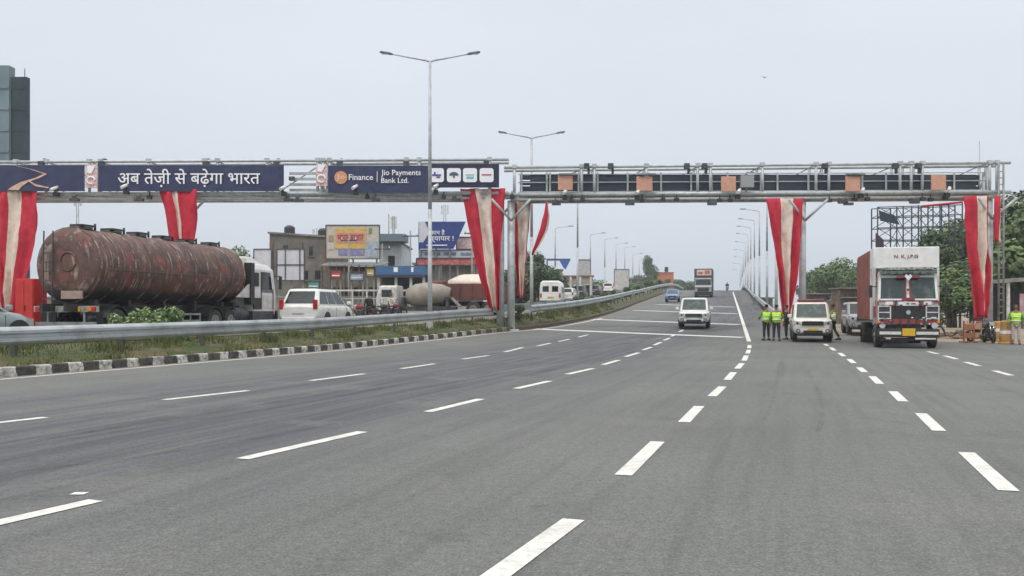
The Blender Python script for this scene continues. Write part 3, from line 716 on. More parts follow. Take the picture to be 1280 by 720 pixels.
r, w, h = banner('hanging_banner', 'long navy banner with one line of white Hindi lettering', 127, 357, 208, 240, navy)
text('lettering', 'अब तेज़ी से बढ़ेगा भारत', 1, letter_w, r, (lx(240,127,357), -.05, (240-224)/PXM), width=176/PXM, bold=.006)
r, w, h = banner('hanging_banner', 'navy banner with a round orange emblem and bank name in white', 412, 536, 208.5, 242, navy)
text('lettering', 'Finance', 1, letter_w, r, (lx(453,412,536), -.05, (242-223)/PXM), width=30/PXM, bold=.006)
text('lettering', 'Jio Payments', 1, letter_w, r, (lx(502.5,412,536), -.05, (242-218.3)/PXM), width=49/PXM, bold=.008)
text('lettering', 'Bank Ltd.', 1, letter_w, r, (lx(495,412,536), -.05, (242-227)/PXM), width=34/PXM, bold=.008)
em = part('emblem', mat('emblem_orange',(.62,.28,.14),.6), r, lambda b: b.disc((lx(428,412,536),-.04,(242-223.5)/PXM), .37, .03, 'y', 24))
text('lettering', 'Jio', .5, mat('emblem_letters',(.8,.68,.5),.6), r, (lx(428,412,536), -.07, (242-223.5)/PXM), width=.44)
part('divider', letter_w, r, lambda b: b.box((lx(473,412,536),-.04,(242-222.5)/PXM),(.03,.02,.62)))
r, w, h = banner('app_banner', 'dark banner with four white rounded squares beside the lamp post', 537, 624, 206.5, 235.5, navy2)
def rsq(b, cx, cz, s, y=-.04):
    pts = []
    for (sx, sz, a0) in ((1,1,0),(-1,1,90),(-1,-1,180),(1,-1,270)):
        for k in range(5): a = R(a0+22.5*k); pts.append((cx+sx*(s-.14)+math.cos(a)*.14, cz+sz*(s-.14)+math.sin(a)*.14))
    b.prism(pts, 'y', y+.02, y)
blue_pr = mat('blue_print', (.08,.09,.35), .6); teal_pr = mat('teal_print', (.15,.5,.48), .6); dteal = mat('dark_teal_print', (.04,.12,.14), .6); dred = mat('crimson_print', (.45,.06,.12), .6)
for i, px in enumerate((547,568,588,608.5)):
    cx = lx(px,537,624); cz = (235.5-220.5)/PXM
    q = part('app_square', letter_w, r, lambda b: rsq(b, cx, cz, .40)); zz = -.05
    if i == 0: part('printed_mark', blue_pr, q, lambda b: (b.box((cx-.02,zz,cz),(.5,.02,.1)), b.box((cx-.12,zz,cz+.1),(.1,.02,.16)), b.box((cx+.08,zz,cz-.12),(.22,.02,.08))))
    if i == 1: part('printed_mark', dteal, q, lambda b: (b.prism([(cx+.27*math.cos(a),cz-.02+.2*math.sin(a)) for a in [R(18*k) for k in range(11)]],'y',zz,zz-.012), b.box((cx,zz,cz-.1),(.1,.02,.12))))
    if i == 2: part('printed_mark', teal_pr, q, lambda b: (b.box((cx,zz,cz+.02),(.48,.02,.05)), b.box((cx,zz,cz-.14),(.4,.02,.12))))
    if i == 3: part('printed_mark', dred, q, lambda b: (b.box((cx,zz,cz+.02),(.56,.02,.07)),))

# drapes
def drape(label, rows_, dy=-.3, Y=None, left_red=True):
    yy = Y or GY; b = MB(); ny = 26; nx = 24
    ys = [r_[0] for r_ in rows_]
    fs = [mono([(r_[0], r_[k]) for r_ in rows_]) for k in (1,2,3,4)]
    top, bot = ys[0], ys[-1]
    for j in range(ny+1):
        y = top+(bot-top)*j/ny; xl, xr, xa, xb = [f(y) for f in fs]
        for i in range(nx+1):
            t = i/nx; x = (xl+(xa-xl)*t*3) if t < 1/3 else ((xa+(xb-xa)*(t*3-1)) if t < 2/3 else xb+(xr-xb)*(t*3-2))
            amp = .10+.16*j/ny
            d = amp*math.sin(i*.72+.9*math.sin(j*.22))+.07*math.sin(j*.33+i*.5)+.03*math.sin(i*1.9+j*.15)
            d += .22*mnoise.noise((i*.22, j*.16, len(label)*1.7))+.10*mnoise.noise((i*.5, j*.5, len(label)*.7))
            rip = 2.2*mnoise.noise((j*.33, (0 if i < nx/2 else 5), len(label)*.9)) + .8*math.sin(j*.7+i*.4)*(.3 if i not in (0,nx) else 1)
            b.v.append((at(x+rip*.35, yy), yy+dy+d, zat(y, yy)))
    for j in range(ny):
        for i in range(nx):
            q = j*(nx+1)+i; b.f.append((q,q+1,q+nx+2,q+nx+1)); b.mi.append(1 if nx//3 <= i < 2*nx//3 else 0); b.sm.append(True)
    o = b.build('cloth_drape', [redcloth, creamcloth]); m_ = o.modifiers.new('thickness','SOLIDIFY'); m_.thickness = .015
    return tag(o, label, 'drape', 'red and cream cloth drapes tied to the gantry legs')
drape('widest red and cream drape, hanging beside the red cabinet', [(239,-6,51,14,30),(270,-4,51,13,29),(320,1,45,12,26),(370,6,33,12,19),(396,10,20,13,17)])
drape('red drape with a thin cream fold dropping behind the rusty tank', [(238,200,250,217,224),(265,207,249,222,227),(296,213,247,225,230),(350,220,242,229,232),(396,226,238,230,233)])
drape('red and cream drape sloping down to the twin gantry legs beside the app banner', [(236,575,632,594,614),(260,581,630,598,614),(330,595,625,606,618),(388,613,624,617,621)], dy=-.1)
drape('narrow cream and red drape on the far side of the twin gantry legs', [(250,641,663,646,662),(300,643,660,648,659),(340,645,657,649,656),(372,647,655,650,654)], dy=.9)
drape('red and cream drape on the middle leg above the people in safety vests', [(249,955,1001,973,990),(296,965,998,975,987),(350,971,993,977,984),(394,978,984,980,982)])
drape('red and cream drape on the end leg above the parked motorcycle', [(246,1202,1230,1216,1228),(300,1206,1232,1219,1228),(350,1211,1233,1221,1226),(398,1217,1231,1223,1225)], dy=-.3)
# loose strip and ladder wrap
def loose(label, pts, Y=GY-.4):
    b = MB()
    for i, (x, y, w_) in enumerate(pts):
        for k in range(5): b.v.append((at(x-w_/2+w_*k/4, Y), Y+.12*math.sin(k*1.6+i*.6), zat(y+ (k-2)*.5, Y)))
    for i in range(len(pts)-1):
        for k in range(4): q = i*5+k; b.f.append((q,q+5,q+6,q+1)); b.mi.append(0 if k < 3 else 1); b.sm.append(True)
    o = b.build('cloth_strip', [redcloth, creamcloth]); m_ = o.modifiers.new('thickness','SOLIDIFY'); m_.thickness = .015
    tag(o, label, 'cloth strip')
loose('torn red cloth strip blowing loose beside the twin gantry legs', [(684,252,2.5),(683.5,260,4),(683.5,268,7),(682,276,9),(680,286,9.5),(676,296,8.5),(672,305,6.5),(668,313,4),(665.5,319,2)])
loose('red cloth wrapped down the ladder at the outer end of the gantry', [(1247.5,245,8.5),(1247.5,258,8),(1248,270,8.5),(1247.5,285,8),(1247.5,298,8.5),(1247.5,303,7)], GY-.5)

# ------------------------------------------------------------------ vehicles
def glasspanel(b, q, **k): b.panel(q, **k)
def wheels(root, L, W, r, wb, track=None, tw=.2, fy=None):
    f = fy if fy is not None else wb/2; t = track or W/2-.1
    for y in (f, f-wb):
        for s in (-1, 1):
            w_ = MB(); w_.wheel((s*t, y, r), r, tw); 
            o = w_.build('wheel', rubber, root)
            part('rim', rim_m, o, lambda b: (b.disc((s*(t+tw*.22),y,r), r*.62, tw*.3), b.disc((s*(t+tw*.4),y,r), r*.18, .04)))
def car(label, L=4.2, W=1.75, H=1.6, paint=None, hood=.95, belt=1.0, nose=.75, hoodlen=1.05, ws=.75, rear=.25, wb=2.5, r=.33, gl=None, name='parked_car', cat='car', group=None, rails=False, boxy=.9, clad=False, tail=None, plate=None, grille=True, lightbar=False):
    paint = paint or white_p; gl = gl or glass; root = empty(name, (0,0,0), label, cat, group)
    yf, yr = L/2, -L/2; hw = W/2; zb = r*.95
    def ring(y, zt, w, zlo=zb):
        pts = [(w*.80,zlo),(w*.95,zlo+.06),(w,zlo+.2),(w,zt-.22),(w*.975,zt-.1),(w*.92,zt-.02),(w*.7,zt),(0,zt+.015)]
        return [(x,y,z) for x,z in pts] + [(-x,y,z) for x,z in reversed(pts[:-1])]
    wy = yf-hoodlen
    secs = [(yf,nose-.12,hw*.80,zb+.1),(yf-.08,nose,hw*.90,zb),(yf-.35,nose+.09,hw*.98,zb),(yf-hoodlen*.6,hood-.03,hw,zb),(wy,hood+.02,hw,zb),(wy-.4,belt,hw,zb),(0,belt,hw,zb),(yr+.5,belt+.01,hw,zb),(yr+.12,belt,hw*.97,zb),(yr,belt-.12,hw*.9,zb+.08)]
    body = part('body', paint, root, lambda b: b.loft([ring(y,z,w,zl) for y,z,w,zl in secs], smooth=True))
    # cabin
    y0, y1 = yr+.06, wy+.12; ty0, ty1 = yr+rear, wy-ws; bw, tw = hw*.94, hw*boxy*.9
    def rect(ya, yb, w, z, c=.08): return [(w-c,ya,z),(w,ya+c,z),(w,yb-c,z),(w-c,yb,z),(-w+c,yb,z),(-w,yb-c,z),(-w,ya+c,z),(-w+c,ya,z)]
    zt = H-.07
    cab = part('roof', paint, root, lambda b: b.loft([rect(y0,y1,bw,belt-.06), rect(ty0+.02,ty1-.02,tw,zt), rect(ty0+.10,ty1-.10,tw-.07,H-.02), rect(ty0+.25,ty1-.25,tw-.25,H)]), bevel=.045)
    # glass quads on the cabin faces
    A, B_ = (-bw,y1,belt-.06), (bw,y1,belt-.06); C, D = (tw,ty1-.02,zt), (-tw,ty1-.02,zt)
    part('windscreen', gl, root, lambda b: b.panel([B_,A,D,C], .08,.92,.10,.95))
    part('rear_window', gl, root, lambda b: b.panel([(-bw,y0,belt-.06),(bw,y0,belt-.06),(tw,ty0+.02,zt),(-tw,ty0+.02,zt)], .1,.9,.16,.92))
    for s in (-1, 1):
        q = [(s*bw,y0,belt-.06),(s*bw,y1,belt-.06),(s*tw,ty1-.02,zt),(s*tw,ty0+.02,zt)]
        if s < 0: q = [q[1],q[0],q[3],q[2]]
        for (u0,u1) in ((.07,.34),(.37,.62),(.65,.93)):
            if s < 0: u0, u1 = 1-u1, 1-u0
            part('side_window', gl, root, lambda b: b.panel(q, u0,u1,.14,.90))
        part('mirror', paint, root, lambda b: b.box((s*(hw+.1), wy-.12, belt+.1), (.2,.12,.16)), bevel=.03)
        hl = part('headlight', lamp_gl, root, lambda b: b.loft([[(s*hw*.56,yf-.1,nose-.03),(s*hw*.96,yf-.3,nose+.02),(s*hw*.96,yf-.3,nose-.24),(s*hw*.56,yf-.1,nose-.24)],[(s*hw*.57,yf+.03,nose-.05),(s*hw*.93,yf-.06,nose-.01),(s*hw*.93,yf-.06,nose-.21),(s*hw*.57,yf+.03,nose-.21)]]))
        part('bulb_surround', black_pl, hl, lambda b: b.disc((s*hw*.76,yf+.0,nose-.125),.055,.07,'y'))
        fg = part('fog_recess', black_pl, root, lambda b: b.disc((s*hw*.72,yf-.04,zb+.14), .095,.1,'y')); part('fog_lamp', lamp_gl, fg, lambda b: b.disc((s*hw*.72,yf+.0,zb+.14), .05,.06,'y'))
        part('tail_light', tail or tail_m, root, lambda b: b.box((s*hw*.84,yr+.03,belt-.12 if not rails else belt+.02), (.18,.14,.3 if not rails else .42)), bevel=.03)
        for yy in (wb/2+.05, -wb/2+.05):
            part('wheel_arch', black_pl, root, lambda b: b.loft([[(s*(hw-.06),yy+math.cos(R(15*i))*(r+.07),r+math.sin(R(15*i))*(r+.07)) for i in range(-2,15)],[(s*(hw+.012),yy+math.cos(R(15*i))*(r+.06),r+math.sin(R(15*i))*(r+.06)) for i in range(-2,15)]]))
        if rails: part('roof_rail', black_pl, root, lambda b: b.path([(s*(tw-.12),ty0+.2,H-.02),(s*(tw-.12),ty0+.35,H+.05),(s*(tw-.12),ty1-.35,H+.05),(s*(tw-.12),ty1-.2,H-.02)],.02,6))
        part('door_handle', paint if not clad else black_pl, root, lambda b: (b.box((s*(hw+.01),-.1,belt-.17),(.04,.16,.03)), b.box((s*(hw+.01),-1.0,belt-.17),(.04,.16,.03))))
        part('door_gap', black_pl, root, lambda b: [b.box((s*(hw-.002),yy,(belt+zb)/2),(.012,.014,belt-zb-.25)) for yy in (wy-.15,-.05-.1,-1.15)])
    if grille: part('grille', black_pl, root, lambda b: (b.box((0,yf-.0,nose-.13),(hw*1.08,.1,.19)), b.box((0,yf+.01,zb+.10),(hw*(.95 if clad else .8),.1,.13))))
    part('bumper_trim', black_pl if clad else paint, root, lambda b: b.box((0,yf-.06,zb+.0),(hw*1.5,.12,.10)), bevel=.03); part('bumper_trim', black_pl if clad else paint, root, lambda b: b.box((0,yr+.02,zb+.08),(hw*1.6,.12,.16)), bevel=.03)
    part('valance', black_pl, root, lambda b: b.box((0,yf-.2,zb-.04),(hw*1.5,.3,.1)))
    part('number_plate', plate or wplate, root, lambda b: b.box((0,yf+.035,zb+.2),(.48,.02,.11)))
    part('number_plate', plate or wplate, root, lambda b: b.box((0,yr-.035,belt-.32),(.48,.02,.11)))
    part('underbody', black_pl, root, lambda b: b.box((0,0,zb+.02),(W*.8,L*.86,.18)))
    wheels(root, L, W, r, wb, hw-.12, .21, wb/2+.05)
    return root
def oncoming(Y): return math.pi - heading(Y)
def away(Y): return -heading(Y)
def setv(o, px, Y, z, rz): o.location = (at(px,Y), Y, z); o.rotation_euler = (0,0,rz); return o

# white SUV coming down the slope
setv(car('white SUV driving down the slope towards the gantry', L=4.3, W=1.82, H=1.83, hood=1.02, belt=1.08, nose=.9, hoodlen=.95, ws=.55, rear=.15, boxy=.93, r=.37, rails=True, clad=True, gl=glass_l, name='suv'), 868.5, 56.5, P(56.5), R(180-13))
blue_p = mat('blue_paint', (.10,.19,.42), .3, 0, (.13,.23,.46), 2, coat=.4)
setv(car('small blue hatchback on the slope near the median', L=3.7, W=1.65, H=1.55, paint=blue_p, hood=.92, belt=.98, hoodlen=.8, name='hatchback', gl=glass_l), 841, 110, P(110), R(180-12))
cream_w = mat('ivory_white', (.72,.71,.64), .4, 0, (.6,.57,.5), 2, coat=.3)
# boxy patrol suv
pb = car('boxy white patrol SUV parked beside people in safety vests', L=4.1, W=1.78, H=1.86, paint=cream_w, hood=1.08, belt=1.10, nose=.98, hoodlen=1.05, ws=.38, rear=.08, boxy=.95, r=.38, clad=True, gl=glass_l, name='patrol_suv', plate=yplate)
part('light_bar', mat('light_bar_red',(.20,.04,.05),.3), pb, lambda b: b.box((0,.35,1.93),(1.25,.26,.13)), bevel=.03)
part('grille_slots', black_pl, pb, lambda b: [b.box((x,2.075,.86),(.07,.05,.2)) for x in [-.36+.12*i for i in range(7)]])
setv(pb, 1013, 44.5, P(44.5), R(180-15))
# white estate on the opposite carriageway
setv(car('white family car seen from behind, next to the tanker cab', L=4.5, W=1.8, H=1.74, hood=.98, belt=1.02, hoodlen=.95, ws=.85, rear=.52, boxy=.86, rails=True, r=.33, name='family_car'), 398, 44.6, PO(44.6)+.05, R(-11)).scale = (1.1,1.05,1.05)
silver = mat('silver_green_paint', (.30,.36,.36), .3, .3, (.36,.42,.42), 2, coat=.4)
setv(car('grey green hatchback in front of the red cabinet, cut by the picture edge', L=3.8, W=1.7, H=1.52, paint=silver, hood=.95, belt=.98, hoodlen=.9, name='hatchback'), -52, 26.5, PO(26.5)-.05, away(26.5)+R(-6))
dgrey = mat('dark_grey_paint', (.045,.05,.055), .3, .2, (.07,.075,.08), 2, coat=.5); lgrey = mat('light_grey_paint', (.33,.34,.34), .35, .2, (.4,.4,.4), 2, coat=.4)
setv(car('dark off-road car parked beside the container truck', L=4.1, W=1.8, H=1.75, paint=lgrey, hood=1.05, belt=1.1, nose=.98, hoodlen=1.2, ws=.4, boxy=.98, r=.38, clad=True, name='off_road_car'), 1077, 50.5, P(50.5), R(180-14))
qs = [(725,118,dgrey,'dark SUV behind the white van on the opposite carriageway','suv',1.75),(744,128,dgrey,'dark car with pale roof, third in the queue past the van','parked_car',1.6),(762,148,white_p,'white car farthest in the queue past the van','parked_car',1.6),(711,105,white_p,'white car half hidden behind the white van','parked_car',1.55),(779,172,lgrey,'grey car at the head of the queue on the rise','parked_car',1.55)]
for px, Y, pt, lb, nm, H in qs: setv(car(lb, L=4.2, W=1.75, H=H, paint=pt, hood=.98, belt=1.02, name=nm, group='cars queueing on the opposite carriageway'), px, Y, PO(Y), away(Y))
# white van
def van():
    r = empty('van', (0,0,0), 'white high roofed van seen beyond the twin gantry legs', 'van')
    prof = lambda w, z0, z1, rr: [(w-rr*.3,z0),(w,z0+.15),(w,z1-.75),(w*.93,z1-.18),(w*.72,z1),(-w*.72,z1),(-w*.93,z1-.18),(-w,z1-.75),(-w,z0+.15),(-w+rr*.3,z0)]
    part('body', white_p, r, lambda b: b.loft([[(x,y,z) for x,z in prof(w,.35,h,.2)] for y,w,h in ((-2.5,.86,2.2),(-2.4,.92,2.3),(1.2,.92,2.3),(1.9,.9,2.1),(2.35,.86,1.35),(2.6,.78,1.05))], smooth=True))
    part('rear_window', glass, r, lambda b: (b.box((-.4,-2.48,1.6),(.55,.06,.5)), b.box((.4,-2.48,1.6),(.55,.06,.5))), bevel=.08)
    for s in (-1,1):
        part('side_window', glass, r, lambda b: [b.box((s*.915,y,1.55),(.03,.9,.5)) for y in (-1.6,-.5,.6)])
        part('tail_light', tail_m, r, lambda b: b.box((s*.8,-2.5,1.05),(.14,.06,.35)))
    part('windscreen', glass, r, lambda b: b.panel([(.8,2.37,1.38),(-.8,2.37,1.38),(-.74,1.95,2.02),(.74,1.95,2.02)],.02,.98,.02,.98,off=.04))
    part('bumper', black_pl, r, lambda b: b.box((0,-2.5,.5),(1.75,.16,.26)), bevel=.03)
    part('number_plate', yplate, r, lambda b: b.box((0,-2.52,.9),(.5,.03,.13)))
    wheels(r, 5, 1.84, .33, 3.0, .8, .2, 1.7); return r
setv(van(), 691, 80, PO(80)+.05, away(80)+R(6))

# container truck at the right
rustred = mat('maroon_container', (.33,.115,.085), .65, 0, (.20,.075,.06), 1.5, bump=.2)
cab_w = mat('cab_cream', (.50,.42,.38), .5, 0, (.27,.15,.14), 5, lo=.45, hi=.62)
cab_r = mat('cab_maroon', (.28,.045,.05), .45, 0, (.20,.035,.04), 3)
def container_truck():
    r = empty('container_truck', (0,0,0), 'container truck with white headboard and decorated cab facing the road', 'truck')
    L = 7.6; W = 2.62
    part('chassis', black_pl, r, lambda b: (b.box((0,-L/2,.85),(.9,L,.3)), b.box((0,-L+1.2,.6),(W*.85,2.6,.25))))
    part('container_side', rustred, r, lambda b: (b.box((0,-L/2-.95,2.62),(W-.05,L-1.9,2.95)), [b.box((s*(W/2-.015),-1.95-.42*i,2.62),(.07,.18,2.8)) for s in (-1,1) for i in range(14)]))
    part('headboard', white_p, r, lambda b: (b.box((0,-1.86,2.63),(W,.16,3.0)), b.loft([[(x,y,z) for x,z in ((-W/2,3.25),(W/2,3.25),(W/2,4.12),(-W/2,4.12))] for y in (-1.8,-.55)])), bevel=.03)
    for s in (-1,1): part('headboard_cheek', white_dirty, r, lambda b: b.box((s*1.26,-.9,2.5),(.10,.7,1.6)))
    text('lettering', 'N. K. J.P.G', 1, mat('headboard_letters',(.25,.05,.06),.6), r, (0,-.53,3.72), rot=(R(90),0,R(180)), width=.95, height=.17, bold=.012)
    # cab
    y = 0
    cab = part('cab', cab_w, r, lambda b: b.loft([[(x,yy,z) for x,yy,z in ((-w,a,z_),(w,a,z_),(w,c,z_),(-w,c,z_))] for z_,w,a,c in ((.95,1.20,-1.7,-.02),(1.75,1.22,-1.7,0),(1.92,1.22,-1.7,-.02),(3.02,1.16,-1.7,-.22),(3.2,1.05,-1.65,-.4))]), bevel=.05)
    q = [(1.22,-.02,1.92),(-1.22,-.02,1.92),(-1.16,-.22,3.02),(1.16,-.22,3.02)]
    part('windscreen', glass_l, r, lambda b: b.panel(q,.05,.455,.07,.86)); part('windscreen', glass_l, r, lambda b: b.panel(q,.545,.95,.07,.86))
    part('windscreen_frame', white_p, r, lambda b: (b.panel(q,.03,.97,0,.07,off=.035,th=.04), b.panel(q,.015,.055,.0,.98,off=.035,th=.04), b.panel(q,.945,.985,.0,.98,off=.035,th=.04), b.panel(q,.06,.94,.85,.93,off=.03)))
    part('sun_visor', dark_steel, r, lambda b: b.loft([[(x,yy,z) for yy,z in ((-.16,3.14),(.06,3.02),(.06,3.06),(-.16,3.20))] for x in (-1.12,1.12)]))
    part('visor_pattern', mat('visor_green',(.08,.16,.13),.5), r, lambda b: [b.box((x,.07,3.06),(.2,.04,.12)) for x in (-.95,-.6,-.3,.3,.6,.95)])
    part('cab_ornament', cab_r, r, lambda b: (b.panel(q,.45,.475,.02,.9,off=.06,th=.06), b.panel(q,.525,.55,.02,.9,off=.06,th=.06), b.box((0,.06,2.88),(.9,.06,.09)), b.box((0,.1,1.98),(.5,.06,.12)), b.box((0,.07,2.36),(.1,.05,.1))))
    part('centre_pillar', white_p, r, lambda b: (b.panel(q,.478,.522,.0,.9,off=.05,th=.05), b.prism([(0,2.72),(.15,2.90),(.08,2.99),(0,2.92),(-.08,2.99),(-.15,2.90)],'y',.08,.13)))
    part('front_panel', cab_w, r, lambda b: (b.box((0,.02,1.82),(2.36,.08,.16)),))
    part('panel_lettering_strip', white_p, r, lambda b: (b.box((0,.075,1.80),(.78,.04,.16)), b.box((-.75,.075,1.82),(.3,.04,.14)), b.box((.75,.075,1.82),(.3,.04,.14))))
    [part('wiper', black_pl, r, lambda b: b.tube((x,.09,1.9),(x+.02,.09,1.62),.035)) for x in (-.48,.48)]
    part('grille', black_pl, r, lambda b: (b.box((0,.03,1.45),(1.3,.1,.52)), [b.box((0,.085,1.25+.1*i),(1.26,.03,.025)) for i in range(5)]))
    part('painted_border', cab_r, r, lambda b: (b.box((0,.08,1.92),(2.3,.03,.04)), b.box((-1.19,.05,1.5),(.06,.05,.8)), b.box((1.19,.05,1.5),(.06,.05,.8)), b.box((-.68,.06,1.8),(.05,.05,.22)), b.box((.68,.06,1.8),(.05,.05,.22))))
    part('roof_band', mat('roof_band_paint',(.10,.16,.12),.5,0,(.45,.40,.36),12,lo=.47,hi=.53), r, lambda b: b.box((0,-.2,3.22),(2.0,.3,.10)))
    part('tassel', black_pl, r, lambda b: [b.tube((x,.1,1.2),(x,.12,.92),.02,.04,n=5) for x in (-.62,-.31,0,.31,.62)])
    def deco(b):
        rn = random.Random(4)
        for _ in range(46):
            x = rn.uniform(-1.15,1.15); z = rn.choice((1.17,1.24,1.74,1.80,1.88,.99)); b.m = rn.choice((0,1,2,2)); b.box((x,.105,z),(rn.uniform(.05,.16),.02,.045))
    part('painted_stripe', [cab_r, white_p, MATS['dark_steel']], r, deco)
    part('badge', chrome, r, lambda b: b.disc((0,.11,1.45),.09,.04,'y'))
    part('red_panel', cab_r, r, lambda b: (b.box((0,.04,1.08),(1.34,.1,.22)), b.box((0,.03,1.72),(1.34,.08,.05))))
    for s in (-1,1):
        part('side_grille', dark_steel, r, lambda b: b.box((s*.94,.03,1.45),(.44,.08,.5)))
        part('side_grille_frame', white_dirty, r, lambda b: (b.box((s*.94,.07,1.70),(.5,.06,.045)), b.box((s*.94,.07,1.45),(.5,.06,.045)), b.box((s*.94,.07,1.2),(.5,.06,.045)), b.box((s*.70,.07,1.42),(.045,.062,.62)), b.box((s*1.18,.07,1.42),(.045,.062,.62))))
        part('mudguard_panel', cab_r, r, lambda b: b.box((s*.98,.02,1.05),(.42,.1,.2)))
        hl = part('headlight', lamp_gl, r, lambda b: b.disc((s*1.02,.06,.92),.12,.1,'y'))
        part('indicator', orange_m, r, lambda b: b.disc((s*1.16,.1,1.07),.06,.05,'y'))
        part('mirror', black_pl, r, lambda b: (b.tube((s*1.2,-.2,2.5),(s*1.48,.02,2.5),.02), b.box((s*1.48,.05,2.3),(.14,.05,.5))))
        part('side_window', glass, r, lambda b: b.box((s*1.19,-.85,2.35),(.05,.75,.6)))
        part('door_panel', cab_r, r, lambda b: b.box((s*1.215,-.85,1.6),(.03,.95,.7)))
        part('streamer', black_pl, r, lambda b: b.path([(s*1.2,.05,1.0),(s*1.36,.1,.75),(s*1.45,.12,.5)],[.03,.05,.015],5))
    part('bumper', black_pl, r, lambda b: (b.box((0,.08,.62),(2.4,.26,.34)), b.box((0,.0,.36),(2.2,.2,.14))), bevel=.02)
    part('bumper_stripe', white_dirty, r, lambda b: (b.box((-.72,.22,.62),(.85,.02,.12)), b.box((.72,.22,.62),(.85,.02,.12)), b.box((-.65,.2,.40),(.8,.02,.06)), b.box((.8,.2,.40),(.2,.02,.06))))
    part('number_plate', yplate, r, lambda b: b.box((0,.235,.66),(.5,.03,.3)))
    for yy, n_ in ((-.95,1),(-5.6,2)):
        for s in (-1,1):
            w_ = MB(); w_.wheel((s*(W/2-.24),yy,.5),.5,.3 if n_ == 1 else .5); o = w_.build('wheel', rubber, r)
            part('rim', rim_m, o, lambda b: (b.disc((s*(W/2-.15),yy,.5),.28,.12), b.disc((s*(W/2-.1),yy,.5),.1,.14)))
    return r
ct = container_truck(); ct.scale = (.97,.97,1.015)
setv(ct, 1135, 37.6, P(37.6), oncoming(34))

# container lorry on the crest
def crest_truck():
    r = empty('container_lorry', (0,0,0), 'dark container lorry with pale and red front board coming over the crest', 'truck')
    part('container_body', mat('lorry_brown',(.09,.06,.055),.6,0,(.06,.045,.04),2), r, lambda b: b.box((0,-4.5,2.6),(2.5,7.5,3.0)))
    part('front_board', mat('pale_board',(.6,.52,.47),.6), r, lambda b: b.box((-.1,-.70,3.55),(2.0,.06,.8)))
    part('board_print', mat('board_red',(.5,.12,.1),.6), r, lambda b: (b.box((-.55,-.65,3.6),(.7,.04,.5)),b.box((.4,-.65,3.5),(.6,.04,.3))))
    part('cab', mat('lorry_cab',(.30,.31,.30),.5,0,(.18,.17,.16),3), r, lambda b: b.loft([[(-w,a,z),(w,a,z),(w,c,z),(-w,c,z)] for z,w,a,c in ((.7,1.15,-.75,0),(1.7,1.18,-.75,0),(2.6,1.12,-.75,-.15),(2.75,1.0,-.7,-.25))]), bevel=.04)
    part('windscreen', glass, r, lambda b: b.panel([(1.17,-.01,1.72),(-1.17,-.01,1.72),(-1.12,-.15,2.58),(1.12,-.15,2.58)],.06,.94,.1,.92))
    part('cab_stripe', white_p, r, lambda b: (b.box((0,.02,1.62),(2.3,.06,.16)), b.box((0,-.1,2.72),(2.2,.08,.1))))
    part('bumper', black_pl, r, lambda b: b.box((0,.05,.6),(2.35,.25,.5)))
    part('grille', black_pl, r, lambda b: b.box((0,.02,1.15),(1.5,.06,.45)))
    for s in (-1,1):
        part('headlight', lamp_gl, r, lambda b: b.disc((s*.95,.04,1.0),.13,.06,'y'))
        for yy in (-1.1,-5.5,-6.7):
            o = MB().wheel((s*1.05,yy,.5),.5,.3).build('wheel', rubber, r); part('rim', rim_m, o, lambda b: b.disc((s*1.15,yy,.5),.27,.1))
    return r
setv(crest_truck(), 879, 128, P(128)-.05, oncoming(128))

# tanker
tank_m = None
def tank_mat():
    m = bpy.data.materials.new('rusty_tank'); m.use_nodes = True; t = m.node_tree; n = t.nodes; L_ = t.links; b = n['Principled BSDF']
    k = n.new('ShaderNodeTexCoord'); v = k.outputs['Object']
    c = mixn(n, L_, noise(n, L_, v, .9, .35, .65), (.085,.048,.038), (.14,.075,.058))
    c = mixn(n, L_, noise(n, L_, v, .8, .52, .6), c, (.055,.038,.036))
    c = mixn(n, L_, noise(n, L_, v, 1.7, .52, .62, 0, .9), c, (.22,.065,.05))
    c = mixn(n, L_, noise(n, L_, v, 3.6, .58, .68, 0, .8), c, (.30,.21,.17))
    g1 = n.new('ShaderNodeMapping'); g1.inputs['Scale'].default_value = (1.2,6.5,.22); L_.new(v, g1.inputs[0])
    c = mixn(n, L_, noise(n, L_, g1.outputs[0], 1.6, .57, .64, 0, .9), c, (.40,.30,.23))
    c = mixn(n, L_, noise(n, L_, g1.outputs[0], 3.1, .56, .7, 0, .85), c, (.03,.026,.026))
    c = mixn(n, L_, noise(n, L_, v, 7, .5, .75, 0, .6), c, (.07,.045,.04))
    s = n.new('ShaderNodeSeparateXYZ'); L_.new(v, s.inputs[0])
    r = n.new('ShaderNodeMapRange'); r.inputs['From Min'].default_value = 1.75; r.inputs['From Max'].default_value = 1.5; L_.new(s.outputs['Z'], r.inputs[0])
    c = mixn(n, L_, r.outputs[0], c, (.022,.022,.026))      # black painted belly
    L_.new(c, b.inputs['Base Color']); b.inputs['Roughness'].default_value = .62
    z2 = n.new('ShaderNodeTexNoise'); z2.inputs['Scale'].default_value = 4; z2.inputs['Detail'].default_value = 6; L_.new(v, z2.inputs['Vector'])
    bm = n.new('ShaderNodeBump'); bm.inputs['Strength'].default_value = .5; bm.inputs['Distance'].default_value = .04
    L_.new(z2.outputs['Fac'], bm.inputs['Height']); L_.new(bm.outputs[0], b.inputs['Normal']); return m
